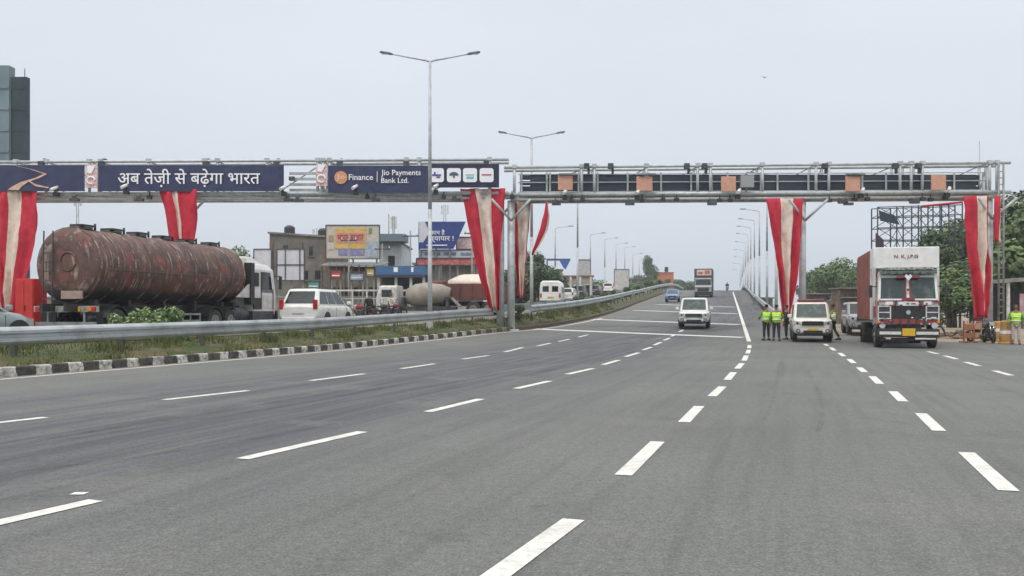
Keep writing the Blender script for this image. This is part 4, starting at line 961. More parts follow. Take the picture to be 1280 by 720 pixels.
def tanker():
    r = empty('tanker_truck', (0,0,0), 'rusty brown tanker truck with white cab behind the median rail', 'truck')
    TM = tank_mat(); BM = mat('band_rust', (.12,.06,.048), .7, 0, (.36,.27,.21), 2.2, lo=.5, hi=.6); L = 9.2; cz = 2.42; a, c = 1.24, 1.22; n = 32
    def rg(y, k): return [(math.cos(2*math.pi*i/n)*a*k, y, cz+math.sin(2*math.pi*i/n)*c*k) for i in range(n)]
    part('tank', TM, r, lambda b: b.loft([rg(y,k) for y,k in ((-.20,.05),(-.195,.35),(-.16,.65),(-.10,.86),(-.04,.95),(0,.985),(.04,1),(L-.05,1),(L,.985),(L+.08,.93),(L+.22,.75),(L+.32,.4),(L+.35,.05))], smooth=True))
    for y in [.05,.9,1.8,2.7,3.6,4.5,5.4,6.3,7.2,8.1,L-.1]:
        part('tank_band', BM, r, lambda b: b.loft([rg(y-.03,1.0),rg(y-.025,1.018),rg(y+.025,1.018),rg(y+.03,1.0)], cap=False, smooth=True))
    part('side_seam', mat('seam',(.17,.10,.08),.6), r, lambda b: b.box((1.24,L/2,cz-.12),(.03,L,.03)))
    for y in (.6,2.1,3.5,5.0,6.6,8.3):
        h = part('hatch', black_pl, r, lambda b: (b.tube((0,y,cz+1.12),(0,y,cz+1.3),.36,n=16), b.box((.05,y,cz+1.33),(.5,.62,.06)), b.tube((.3,y+.3,cz+1.2),(.3,y+.3,cz+1.42),.04)))
    part('walkway', dark_steel, r, lambda b: (b.box((-.55,L/2,cz+1.12),(.3,L-.6,.04)),))
    part('end_emblem', mat('emblem_red',(.15,.05,.045),.6,0,(.08,.045,.04),8), r, lambda b: [b.tube((math.cos(q)*.3+.15,-.2,cz+.1+math.sin(q)*.3),(math.cos(q+.5)*.3+.15,-.2,cz+.1+math.sin(q+.5)*.3),.035,n=5) for q in [i*.5 for i in range(12)]])
    part('end_plate', mat('old_plate',(.30,.20,.16),.7,0,(.4,.3,.25),5), r, lambda b: (b.box((.3,-.2,cz-.98),(.8,.06,.26)),))
    part('rear_ladder', dark_steel, r, lambda b: [b.tube((x,-.3,.9),(x,-.24,cz+1.1),.025,n=5) for x in (-.75,-.4)] + [b.tube((-.75,-.28,1.0+.3*i),(-.4,-.28,1.0+.3*i),.018,n=5) for i in range(8)])
    part('discharge_pipe', dark_steel, r, lambda b: (b.tube((.9,-.15,.7),(.9,3.2,.7),.06), b.tube((.9,.4,.7),(.5,.4,1.3),.06)))
    part('chassis', black_pl, r, lambda b: (b.box((.45,L/2+.3,1.02),(.12,L+2,.26)), b.box((-.45,L/2+.3,1.02),(.12,L+2,.26)), [b.box((0,y,1.12),(1.7,.14,.35)) for y in (.3,2,4,6,8,L-.3)]))
    part('rear_frame', mat('pale_blue_frame',(.34,.40,.38),.6,0,(.2,.16,.12),6), r, lambda b: (b.box((0,-.1,.98),(2.44,.1,.2)),))
    part('rear_guard', galv2, r, lambda b: (b.box((0,-.12,.5),(2.3,.08,.12)), b.box((-.7,-.1,.72),(.06,.06,.45)), b.box((.7,-.1,.72),(.06,.06,.45))))
    for x, m_ in ((-1.05,tail_m),(-.85,wplate),(.2,orange_m),(.95,orange_m),(1.1,tail_m)):
        part('tail_light', m_, r, lambda b: b.box((x,-.17,.98),(.16,.05,.14)))
    part('number_plate', yplate, r, lambda b: b.box((.42,-.175,.98),(.34,.03,.16)))
    [part('mudflap', black_pl, r, lambda b: b.box((x_,.15,.62),(.6,.03,.55))) for x_ in (-.9,.9)]
    [part('side_guard', galv2, r, lambda b: [b.box((s*1.15,4.6,z),(.04,2.6,.07)) for z in (.55,.8)] + [b.box((s*1.15,y,.68),(.04,.05,.36)) for y in (3.4,4.3,5.2,5.85)]) for s in (-1,1)]
    part('tool_box', dark_steel, r, lambda b: (b.box((1.0,3.0,.72),(.35,.7,.45)), b.box((-1.0,3.0,.72),(.35,.7,.45))))
    for y in (.9,2.0,6.9,8.1):
        for s in (-1,1):
            o = MB().wheel((s*.95,y,.5),.5,.5).build('wheel', rubber, r); part('rim', rim_m, o, lambda b: (b.disc((s*1.1,y,.5),.28,.2), b.disc((s*1.18,y,.5),.12,.14)))
        for s in (-1,1): part('mudguard', black_pl, r, lambda b: b.loft([[(s*.68,y+math.cos(q)*.6,.5+math.sin(q)*.6),(s*1.22,y+math.cos(q)*.6,.5+math.sin(q)*.6),(s*1.22,y+math.cos(q)*.57,.5+math.sin(q)*.57),(s*.68,y+math.cos(q)*.57,.5+math.sin(q)*.57)] for q in [R(20+14*i) for i in range(11)]]))
    # cab
    y0 = L+.65
    part('cab', white_p, r, lambda b: b.loft([[(-w,a_,z),(w,a_,z),(w,c_,z),(-w,c_,z)] for z,w,a_,c_ in ((.75,1.18,y0+.1,y0+2.1),(1.6,1.2,y0,y0+2.15),(2.75,1.16,y0+.05,y0+1.95),(3.0,1.0,y0+.2,y0+1.7))]), bevel=.07)
    part('roof_fairing', white_p, r, lambda b: b.loft([[(-.95,y0+.1,2.9),(.95,y0+.1,2.9),(.95,y0+1.6,2.9),(-.95,y0+1.6,2.9)],[(-.8,y0+.1,3.3),(.8,y0+.1,3.3),(.8,y0+.6,3.3),(-.8,y0+.6,3.3)]]), bevel=.05)
    for s in (-1,1):
        part('side_window', glass, r, lambda b: b.panel([(s*1.2,y0+(.75 if s>0 else 1.75),1.75),(s*1.2,y0+(1.75 if s>0 else .75),1.75),(s*1.165,y0+(1.6 if s>0 else .75),2.65),(s*1.165,y0+(.75 if s>0 else 1.6),2.65)],0,1,0,1,off=.02))
        part('air_duct', black_pl, r, lambda b: b.box((s*1.1,y0-.12,2.1),(.35,.3,1.8)))
        part('mirror', black_pl, r, lambda b: (b.box((s*1.45,y0+2.05,2.2),(.12,.1,.6)), b.tube((s*1.2,y0+1.9,2.5),(s*1.45,y0+2.05,2.5),.02)))
        part('side_skirt', white_dirty, r, lambda b: b.prism([(y0-1.3,1.5),(y0-.05,1.5),(y0-.05,2.2),(y0-.4,2.0)],'x',s*1.12,s*1.2))
        part('fuel_tank', dark_steel, r, lambda b: b.tube((s*.95,y0-1.6,.8),(s*.95,y0-.4,.8),.3,n=14))
        part('cab_step', dark_steel, r, lambda b: b.box((s*1.12,y0+.9,.72),(.2,1.9,.4)))
        o = MB().wheel((s*1.02,y0+1.1,.5),.5,.3).build('wheel', rubber, r); part('rim', rim_m, o, lambda b: b.disc((s*1.14,y0+1.1,.5),.28,.1))
    for s in (-1,1):
        part('door', white_dirty, r, lambda b: (b.box((s*1.2,y0+1.25,1.35),(.03,.95,.55)),)); part('door_trim', black_pl, r, lambda b: (b.box((s*1.215,y0+.72,1.75),(.03,.03,1.5)), b.box((s*1.215,y0+1.8,1.45),(.03,.03,.9)), b.box((s*1.2,y0+.35,1.25),(.05,.6,.5)), b.box((s*1.19,y0+.35,2.3),(.05,.35,.6))))
    part('windscreen', glass, r, lambda b: b.panel([(1.1,y0+2.15,1.7),(-1.1,y0+2.15,1.7),(-1.08,y0+1.96,2.7),(1.08,y0+1.96,2.7)],0,1,0,1,off=.03))
    part('bumper', black_pl, r, lambda b: b.box((0,y0+2.15,.7),(2.4,.3,.5)), bevel=.04)
    return r
tk = tanker(); tk.scale = (.98,1.06,1.02); tk.location = (-14.75, 30.6, PO(31)); tk.rotation_euler = (0,0,R(-12))

# dump truck and dusty tank lorry at the roadside
brown = mat('brown_truck_paint', (.17,.06,.05), .7, 0, (.10,.045,.04), 2)
def dump():
    r = empty('dump_truck', (0,0,0), 'brown tipper truck with pale tarpaulin over its load', 'truck')
    part('tipper_body', brown, r, lambda b: (b.loft([[(x,y,z) for x,y in ((-1.15,-1.9),(1.15,-1.9),(1.15,1.9),(-1.15,1.9))] for z in (1.1,2.25)]), [b.box((s*1.18,y,1.68),(.08,.1,1.15)) for s in (-1,1) for y in (-1.8,-.9,0,.9,1.8)]))
    part('tarpaulin', creamcloth, r, lambda b: b.loft([[(x*k,y*k2+(.35 if z > 2.4 else 0),z) for x,y in ((-1.1,-1.85),(1.1,-1.85),(1.1,1.8),(-1.1,1.8))] for z,k,k2 in ((2.22,1,1),(2.5,.85,.8),(2.85,.45,.45),(2.95,.15,.3))], smooth=True))
    part('chassis', black_pl, r, lambda b: b.box((0,.6,.85),(.9,5.8,.3)))
    part('cab', brown, r, lambda b: b.loft([[(-w,2.1,z),(w,2.1,z),(w,c,z),(-w,c,z)] for z,w,c in ((.8,1.1,3.6),(1.6,1.12,3.65),(2.4,1.05,3.4),(2.5,.9,3.2))]), bevel=.05)
    part('windscreen', glass, r, lambda b: b.panel([(1.05,3.66,1.65),(-1.05,3.66,1.65),(-1,3.42,2.35),(1,3.42,2.35)],0,1,0,1,off=.03))
    for s in (-1,1):
        part('side_window', glass, r, lambda b: b.box((s*1.09,2.9,1.98),(.05,.8,.5)))
        for y in (-1.2,-.1,2.9):
            o = MB().wheel((s*.98,y,.5),.5,.32).build('wheel', rubber, r); part('rim', rim_m, o, lambda b: b.disc((s*1.1,y,.5),.27,.1))
    part('tail_board', brown, r, lambda b: b.box((0,-1.98,1.6),(2.2,.08,1.1)))
    return r
setv(dump(), 595, 66, PO(66)-.05, R(76))
dusty = mat('dusty_beige', (.34,.31,.26), .8, 0, (.26,.22,.18), 2)
def mixer():
    r = empty('mixer_truck', (0,0,0), 'dusty beige concrete mixer truck in front of the brown tipper', 'truck')
    n = 18
    part('mixing_drum', dusty, r, lambda b: b.loft([[(math.cos(2*math.pi*i/n)*k, y, 1.9+.14*(y+2)*-.5+math.sin(2*math.pi*i/n)*k) for i in range(n)] for y,k in ((-1.9,.35),(-1.3,.65),(-.2,.85),(.6,.8),(1.2,.5))], smooth=True))
    part('drum_opening', black_pl, r, lambda b: b.disc((0,-1.92,1.9),.25,.05,'y'))
    part('chassis', dark_steel, r, lambda b: (b.box((0,.3,.8),(.9,5.2,.3)), b.box((0,-1.7,1.2),(.9,.2,.8)), b.box((0,1.4,1.2),(.9,.2,.8))))
    part('chute', dusty, r, lambda b: b.prism([(-2.6,1.0),(-2.0,1.6),(-1.9,1.5),(-2.5,.9)],'x',-.2,.2))
    part('cab', white_dirty, r, lambda b: b.loft([[(-w,1.7,z),(w,1.7,z),(w,c,z),(-w,c,z)] for z,w,c in ((.7,1.05,3.1),(1.5,1.07,3.15),(2.3,1.0,2.95),(2.4,.85,2.8))]), bevel=.05)
    part('windscreen', glass, r, lambda b: b.panel([(1.0,3.16,1.55),(-1.0,3.16,1.55),(-.95,2.97,2.25),(.95,2.97,2.25)],0,1,0,1,off=.03))
    for s in (-1,1):
        part('side_window', glass, r, lambda b: b.box((s*1.04,2.4,1.85),(.05,.7,.5)))
        for y in (-1.0,2.4):
            o = MB().wheel((s*.95,y,.45),.45,.3).build('wheel', rubber, r); part('rim', rim_m, o, lambda b: b.disc((s*1.06,y,.45),.25,.1))
    return r
setv(mixer(), 530, 64, PO(64)-.3, R(84))

# motorcycles
def motorcycle(label, col_m):
    r = empty('motorcycle', (0,0,0), label, 'motorcycle')
    for y in (-.65,.65):
        o = MB(); o.wheel((0,y,.31),.31,.1, ri=.24); o = o.build('wheel', rubber, r)
        part('rim', rim_m, o, lambda b: (b.disc((0,y,.31),.05,.12), [b.tube((0,y,.31),(0,y+math.cos(q)*.25,.31+math.sin(q)*.25),.012,n=5) for q in [i*math.pi/4 for i in range(8)]]))
    part('fork', chrome, r, lambda b: [b.tube((s*.07,.65,.31),(s*.07,.38,.98),.022) for s in (-1,1)])
    part('handlebar', black_pl, r, lambda b: b.path([(-.36,.25,1.02),(-.12,.36,1.0),(.12,.36,1.0),(.36,.25,1.02)],.018,6))
    part('headlight', lamp_gl, r, lambda b: b.disc((0,.5,.88),.09,.08,'y'))
    part('fuel_tank', col_m, r, lambda b: b.sph((0,.15,.82),.2,12,(.75,1.35,.8)))
    part('seat', black_pl, r, lambda b: b.loft([[(-w,y,z),(w,y,z),(w*.8,y,z+.09),(-w*.8,y,z+.09)] for y,w,z in ((-.72,.09,.80),(-.4,.14,.76),(0,.11,.74))]))
    part('engine', dark_steel, r, lambda b: (b.box((0,.05,.42),(.26,.42,.34)), b.tube((.14,.0,.3),(.16,-.8,.3),.045)))
    part('frame', black_pl, r, lambda b: (b.path([(0,.4,.9),(0,.2,.35),(0,-.3,.35),(0,-.65,.31)],.025,6), b.tube((0,-.3,.4),(0,-.6,.78),.025)))
    part('mudguard', col_m, r, lambda b: (b.box((0,-.72,.68),(.14,.35,.05)), b.box((0,.66,.65),(.12,.35,.04))))
    for s in (-1,1): part('mirror', black_pl, r, lambda b: (b.tube((s*.24,.3,1.02),(s*.3,.25,1.2),.01), b.disc((s*.3,.25,1.22),.05,.02,'y')))
    return r
m1 = motorcycle('dark motorcycle parked under the end leg drape among the barricades', black_pl); setv(m1, 1236, 42.5, P(42.5)+.0, R(168))
m2 = motorcycle('motorcycle with a reddish tank parked behind the dark one', cab_r); setv(m2, 1224, 43.6, P(43.6), R(120))
m3 = motorcycle('distant motorcycle carrying a rider at the crest of the slope', black_pl); m3.location = (at(909,163),163,P(163)); m3.rotation_euler = (0,0,oncoming(163))

# ------------------------------------------------------------------ people
def skinned(name, m, parent, joints, edges, radii, root_i=0, sub=1):
    me = bpy.data.meshes.new(name); me.from_pydata(joints, edges, []); me.materials.append(m)
    o = bpy.data.objects.new(name, me); col.objects.link(o)
    if parent: o.parent = parent
    sk_ = o.modifiers.new('skin','SKIN'); sk_.use_smooth_shade = True; sk_.branch_smoothing = .3
    if not me.skin_vertices: me.attributes.new('skin_vertices','FLOAT','POINT') if False else None
    for i, v in enumerate(me.skin_vertices[0].data):
        rr = radii[i]; v.radius = rr if isinstance(rr, tuple) else (rr, rr); v.use_root = (i == root_i)
    sb = o.modifiers.new('sub','SUBSURF'); sb.levels = sub; sb.render_levels = sub
    return o
def new_skin_mesh(name, m, parent, joints, edges, radii, root_i=0, sub=1):
    import bmesh
    bm = bmesh.new(); lay = bm.verts.layers.skin.verify(); vs = []
    for i, j in enumerate(joints):
        v = bm.verts.new(j); rr = radii[i]; v[lay].radius = rr if isinstance(rr, tuple) else (rr, rr); v[lay].use_root = (i == root_i); vs.append(v)
    for a, c in edges: bm.edges.new((vs[a], vs[c]))
    me = bpy.data.meshes.new(name); bm.to_mesh(me); bm.free(); me.materials.append(m)
    o = bpy.data.objects.new(name, me); col.objects.link(o)
    o.modifiers.new('skin','SKIN').use_smooth_shade = True
    sb = o.modifiers.new('sub','SUBSURF'); sb.levels = sub; sb.render_levels = sub
    # bake so that the figure is a plain mesh
    dg = bpy.context.evaluated_depsgraph_get(); me2 = bpy.data.meshes.new_from_object(o.evaluated_get(dg)); bpy.data.objects.remove(o)
    me2.name = name; o = bpy.data.objects.new(name, me2); col.objects.link(o); o.parent = parent
    if not me2.materials: me2.materials.append(m)
    return o
sleeve_m = mat('sleeve_green', (.20,.38,.05), .8, 0, (.05,.07,.05), 6)
def person(label, loc, rz, top=hivis, trousers=darkcloth, pose=None, H=1.74, vest=True, seated=False):
    p = dict(armL=(-.30,.02,1.02), armR=(.30,.02,1.02), handL=(-.30,.10,.80), handR=(.30,.10,.80), step=.0, lean=0)
    if pose: p.update(pose)
    r = empty('person', loc, label, 'person', rz=rz); r.scale = (H/1.74,)*3
    ln = p['lean']; st = p['step']
    if seated:
        kL, kR, fL, fR = (-.2,.38,.80), (.2,.38,.80), (-.2,.25,.38), (.2,.25,.38); tL, tR = (-.2,.4,.33), (.2,.4,.33); hipz = .86; dz = -.06
        p.update(armL=(-.3,.22,1.1), armR=(.3,.22,1.1), handL=(-.33,.42,1.08), handR=(.33,.42,1.08))
    else:
        kL, kR = (-.11,.02+st*.5,.50), (.11,.02-st*.3,.50); fL, fR = (-.12,st,.09), (.12,-st,.09); tL, tR = (-.14,st+.13,.05), (.14,-st+.13,.05); hipz = .93; dz = 0
    J = []; Eg = []; Rd = []
    def add(pt, rad, prev=None):
        J.append(pt); Rd.append(rad)
        if prev is not None: Eg.append((prev, len(J)-1))
        return len(J)-1
    pel = add((0,0,hipz),(.15,.10)); wst = add((0,ln*.3,1.10+dz),(.13,.09),pel); ch = add((0,ln*.7,1.30+dz),(.165,.10),wst); nb_ = add((0,ln,1.45+dz),(.09,.07),ch)
    nk = add((0,ln+.01,1.52+dz),.055,nb_); hd0 = add((0,ln+.02,1.58+dz),(.07,.085),nk); hd1 = add((0,ln+.025,1.66+dz),(.082,.10),hd0); add((0,ln+.02,1.725+dz),(.06,.07),hd1)
    for s, an, hn in ((-1,'armL','handL'),(1,'armR','handR')):
        sh = add((s*.185,ln,1.41+dz),.055,ch); e_ = add(tuple(Vector(p[an])+Vector((0,ln,dz+.04))),.042,sh); h_ = add(tuple(Vector(p[hn])+Vector((0,ln,dz+.02))),.027,e_)
        d = (Vector(p[hn])-Vector(p[an])).normalized(); hv = Vector(J[h_]); side = Vector((0,1,0)) if abs(d.y) < .7 else Vector((0,0,1))
        pm = add(tuple(hv+d*.075),(.022,.036),h_)
        for k in (-1.5,-.5,.5,1.5):
            f1 = add(tuple(hv+d*.12+side*k*.02),.009,pm); add(tuple(hv+d*(.175-.01*abs(k-.5))+side*k*.022+Vector((-s*.015,0,0))),.008,f1)
        t1 = add(tuple(hv+d*.07+side*.045),.010,h_); add(tuple(hv+d*.11+side*.06+Vector((-s*.01,0,0))),.009,t1)
    for s, k, f, t in ((-1,kL,fL,tL),(1,kR,fR,tR)):
        hp = add((s*.10,0,hipz-.08),.095,pel); kn = add(k,.06,hp); an_ = add(f,.042,kn); add(t,.038,an_)
    new_skin_mesh('body', skin_m, r, J, Eg, Rd)
    # top
    new_skin_mesh('vest' if vest else 'shirt', top, r, [(0,0,hipz-.12),(0,ln*.3,1.12+dz),(0,ln*.7,1.31+dz),(0,ln,1.44+dz),(-.2,ln,1.41+dz),(.2,ln,1.41+dz)], [(0,1),(1,2),(2,3),(2,4),(2,5)], [(.215,.155),(.20,.15),(.215,.15),(.13,.10),.09,.09])
    part('reflective_band', reflect, r, lambda b: [b.loft([[(math.cos(2*math.pi*i/16)*a, ln*.4+math.sin(2*math.pi*i/16)*c, z+dz) for i in range(16)] for z in (zz,zz+.05)], smooth=True) for zz,a,c in ((1.0,.205,.15),(1.18,.20,.148))]) if vest else None
    for s, an, hn in ((-1,'armL','handL'),(1,'armR','handR')):
        a = Vector(p[an])+Vector((0,ln,dz+.04)); hh = Vector(p[hn])+Vector((0,ln,dz)); m_ = a.lerp(hh,.75)
        new_skin_mesh('sleeve', sleeve_m if vest else top, r, [(s*.19,ln,1.41+dz),tuple(a),tuple(m_)], [(0,1),(1,2)], [.07,.056,.043])
    new_skin_mesh('trousers', trousers, r, [(0,0,hipz+.02),(-.10,0,hipz-.09),kL,tuple(Vector(fL)+Vector((0,0,.05))),(.10,0,hipz-.09),kR,tuple(Vector(fR)+Vector((0,0,.05)))], [(0,1),(1,2),(2,3),(0,4),(4,5),(5,6)], [(.165,.12),.11,.075,.06,.11,.075,.06])
    for f, t in ((fL,tL),(fR,tR)):
        part('shoe', shoe_m, r, lambda b: b.loft([[(t[0]+x*.05,yy,z) for x,z in ((-1,t[2]-.05),(1,t[2]-.05),(.8,t[2]+h_),(-.8,t[2]+h_))] for yy,h_ in ((f[1]-.09,.03),(f[1]+.02,.06),(f[1]+.12,.02),(f[1]+.2,-.02))], smooth=True))
    part('hair', hair_m, r, lambda b: (b.sph((0,ln-.012,1.685+dz),.098,12,(.9,1.02,.8)),))
    # face: nose, eyes, mouth, ears
    part('face', mat('face_features',(.12,.05,.035),.6), r, lambda b: (b.box((-.032,ln+.115,1.655+dz),(.022,.012,.01)), b.box((.032,ln+.115,1.655+dz),(.022,.012,.01)), b.box((0,ln+.11,1.575+dz),(.045,.012,.008))))
    part('nose', skin_m, r, lambda b: b.loft([[(-.012,ln+.1,1.645+dz),(.012,ln+.1,1.645+dz),(0,ln+.12,1.645+dz)],[(-.018,ln+.1,1.6+dz),(.018,ln+.1,1.6+dz),(0,ln+.14,1.605+dz)]]))
    [part('ear', skin_m, r, lambda b: b.sph((s*.088,ln+.01,1.635+dz),.03,8,(.4,.7,1))) for s in (-1,1)]
    return r
def pp(px, Y): return (at(px,Y), Y, P(Y))
person('person in a green safety vest and dark trousers, leftmost beside the patrol car', pp(958,44.6), R(10), pose=dict(armL=(-.33,.06,1.06),handL=(-.26,.26,1.0)))
person('person in a green safety vest standing second from the lamp rail', pp(970.5,44.0), R(-12), pose=dict(armR=(.32,.1,1.08),handR=(.2,.3,1.05),step=.06))
person('person in dark clothes between the vests and the patrol car', pp(983,45.5), R(70), top=darkcloth, vest=False, H=1.7)
person('person in a safety vest stepping along the far side of the patrol car', pp(1041,45.2), R(60), pose=dict(step=.28,armR=(.3,.12,1.05),handR=(.24,.28,1.12)))
person('person in a safety vest and pale trousers at the picture edge', pp(1270,41.0), R(150), trousers=paleCloth, H=1.78)
person('rider sitting on the distant motorcycle at the crest', (at(909,163),163,P(163)), oncoming(163), top=darkcloth, vest=False, seated=True)

# ------------------------------------------------------------------ barricades, cabinet, rubble at the right
def barricade(label, px, Y, m, rz):
    r = empty('barricade', pp(px,Y), label, 'barricade', 'barricades beside the parked motorcycles', rz=rz)
    part('panel', m, r, lambda b: (b.box((0,0,.72),(.62,.05,.28)), b.box((0,0,.32),(.62,.05,.22))), bevel=.01)
    for s in (-1,1):
        part('leg', m, r, lambda b: (b.box((s*.29,0,.5),(.06,.07,1.0)), b.box((s*.29,0,.03),(.07,.55,.06))))
    return r
ochre = mat('ochre_paint', (.50,.28,.08), .7, 0, (.35,.2,.08), 5); rusty = mat('rust_orange', (.42,.16,.08), .8, 0, (.28,.12,.07), 5)
barricade('rusty orange barricade beside the container truck side of the motorcycles', 1211, 42.6, rusty, R(20))
barricade('pale orange barricade touching the dark motorcycle', 1218, 43.4, mat('pale_orange',(.55,.33,.2),.7), R(-25))
def drum(label, px, Y, m, h=.95):
    r = empty('traffic_drum', pp(px,Y), label, 'traffic drum', 'traffic drums by the end leg')
    part('barrel', m, r, lambda b: b.loft([[(math.cos(2*math.pi*i/18)*k,math.sin(2*math.pi*i/18)*k,z) for i in range(18)] for z,k in ((0,.34),(.06,.34),(.08,.29),(.36,.30),(.38,.28),(.66,.27),(.68,.25),(h-.05,.24),(h,.18))], smooth=False))
    part('stripe', letter_w, r, lambda b: b.loft([[(math.cos(2*math.pi*i/18)*.285,math.sin(2*math.pi*i/18)*.285,z) for i in range(18)] for z in (.45,.6)]))
drum('ochre traffic drum in front of the person with pale trousers', 1258, 41.5, ochre, 1.05)
drum('second ochre drum behind the motorcycle handlebars', 1248, 44, ochre)
def rock_heap(label, px, Y, w, n, seed, m):
    rnd = random.Random(seed); b = MB()
    for _ in range(n):
        a = rnd.uniform(0,6.28); q = w*rnd.random()**.6; s = rnd.uniform(.07,.2)
        M = Matrix.Translation((math.cos(a)*q, math.sin(a)*q*.6, (1-q/w)*.35+s*.2)) @ Matrix.Rotation(rnd.uniform(0,3),4,'Z') @ Matrix.Rotation(rnd.uniform(0,1),4,'X')
        b.box((0,0,0),(s,s*.8,s*.6),M,.8)
    o = b.build('rubble_heap', m, origin=(0,0,0)); o.location = pp(px,Y); tag(o, label, 'rubble', kind='stuff')
rock_heap('heap of brown stones between the container truck and the barricades', 1200, 47, 1.7, 110, 3, mat('brown_stone',(.2,.14,.1),.9,0,(.12,.09,.07),6))
rock_heap('low heap of broken bricks under the end leg', 1240, 46, 1.0, 60, 4, mat('brick_rubble',(.3,.15,.09),.9,0,(.2,.11,.08),6))
r = empty('cabinet', (at(39,34.0), 34.0, PO(34)), 'bright red metal cabinet between the drape and the tanker rear', 'cabinet', rz=R(-20))
part('case', mat('signal_red',(.55,.028,.022),.45,0,(.42,.02,.02),2), r, lambda b: b.box((0,0,1.12),(.9,.6,2.0)), bevel=.02)
part('door', mat('signal_red'), r, lambda b: (b.box((-.21,-.31,1.12),(.40,.03,1.85)), b.box((.22,-.31,1.12),(.40,.03,1.85)))) if False else part('door', MATS['signal_red'], r, lambda b: (b.box((-.21,-.31,1.12),(.40,.03,1.85)), b.box((.22,-.31,1.12),(.40,.03,1.85))))
part('handle', black_pl, r, lambda b: b.box((.05,-.34,1.05),(.03,.03,.2)))
part('plinth', conc, r, lambda b: b.box((0,0,.06),(.95,.7,.12)))

# ------------------------------------------------------------------ buildings and hoardings
def base(px, Y, z=0): return (at(px,Y), Y, z)
def S(Y): return F/Y
bgrey = mat('grey_plaster', (.22,.20,.17), .9, 0, (.11,.10,.088), .7, lo=.35, hi=.65, detail=9, bump=.3)
brickm = mat('brown_brick', (.21,.135,.10), .9, 0, (.14,.09,.07), 1.5, bump=.4)
# netted tower
def tower():
    Y = 130; s = S(Y); r = empty('tower_block', base(8,Y), 'tall tower block wrapped in dark blue construction netting', 'tower block')
    zt = zat(97,Y); z2 = zat(84,Y)
    net = mat('dark_netting', (.006,.020,.028), .85, 0, (.022,.05,.06), .5, stretch=(1,1,.5), detail=9, bump=.8); fac = mat('blue_grey_facade', (.17,.24,.27), .8, 0, (.11,.16,.18), .35, stretch=(1,1,.4))
    part('netting', net, r, lambda b: (b.box((2.0,0,zt/2),(2.2,.9,zt)), [b.box((2.0,-.5,z),(2.24,.08,.12)) for z in range(3,int(zt),3)]))
    part('facade', fac, r, lambda b: (b.box((-4,-.2,z2/2),(9.8,1.6,z2)), [b.box((-4,-1.05,z),(9.8,.2,.3)) for z in range(3,int(z2),3)]))
    part('window', glass, r, lambda b: [b.box((x,-1.02,z),(.9,.1,1.5)) for x in (-7,-5,-3,-1) for z in range(2,int(z2)-2,3)])
    part('mast', dark_steel, r, lambda b: b.tube((2.6,0,zt),(2.6,0,zt+1.3),.06))
tower()
def building(name, label, px0, px1, ytop, Y, depth, m, wins=(), roofm=None, parapet=True, extras=None, ytop2=None):
    w = (px1-px0)/S(Y); h = zat(ytop,Y); r = empty(name, base((px0+px1)/2,Y), label, 'building')
    h2 = zat(ytop2,Y) if ytop2 else h
    part('wall', m, r, lambda b: b.loft([[(-w/2,y,-.3),(w/2,y,-.3),(w/2,y,h2),(-w/2,y,h)] for y in (0,depth)]))
    rf = part('roof', roofm or conc_d, r, lambda b: b.loft([[(-w/2-.15,y,h),(w/2+.15,y,h2),(w/2+.15,y,h2+.18),(-w/2-.15,y,h+.18)] for y in (-.2,depth+.2)]))
    for (u, v, ww, hh) in wins:
        f = part('window', m if m is bgrey else white_dirty, r, lambda b: b.box((-w/2+w*u,-.03,v),(ww+.16,.08,hh+.16)))
        part('sill', conc_d, f, lambda b: b.box((-w/2+w*u,-.1,v-hh/2-.1),(ww+.3,.2,.07)))
        part('pane', glass, f, lambda b: b.box((-w/2+w*u,-.07,v),(ww,.05,hh)))
    if extras: extras(r, w, h)
    return r
building('warehouse', 'grey unplastered warehouse behind the white hoardings and tanker cab', 337, 409, 292, 92, 12, bgrey, [(.28,8.0,.5,.35),(.72,7.6,.35,.9),(.6,5.2,.8,.9),(.86,5.2,.8,.9),(.6,2.6,.9,1.0),(.86,2.6,.9,1.0)], ytop2=297,
   extras=lambda r, w, h: (part('pilaster', brickm, r, lambda b: [b.box((x,-.12,h/2-.4),(.3,.24,h-1)) for x in (-w/2+.2,.3,w/2-.2)]), part('floor_band', brickm, r, lambda b: (b.box((1.5,-.06,4.0),(w/2-.2,.16,.5)),))))
building('white_house', 'white house with a flat blue grey roof behind the canopy', 474, 502, 305, 95, 9, mat('pale_blue_wall',(.55,.60,.62),.8,0,(.4,.45,.47),1), [(.55,6.6,.7,1.4),(.3,3.2,.8,1.0)],
   extras=lambda r, w, h: (part('roof_slab', mat('blue_grey_slab',(.14,.18,.22),.7), r, lambda b: (b.box((.1,0,h+.55),(w+.9,3,.75)), b.box((.1,0,h+.2),(w-.3,2,.6)))), part('aerial', galv2, r, lambda b: b.tube((-.3,1,h),(-.3,1,h+3.2),.05))))
def frame_posts(b, w, zs, r_=.07, z0=0, n=3, y=0):
    for i in range(n): b.tube((-w/2+w*i/(n-1),y,z0),(-w/2+w*i/(n-1),y,zs),r_,n=6)
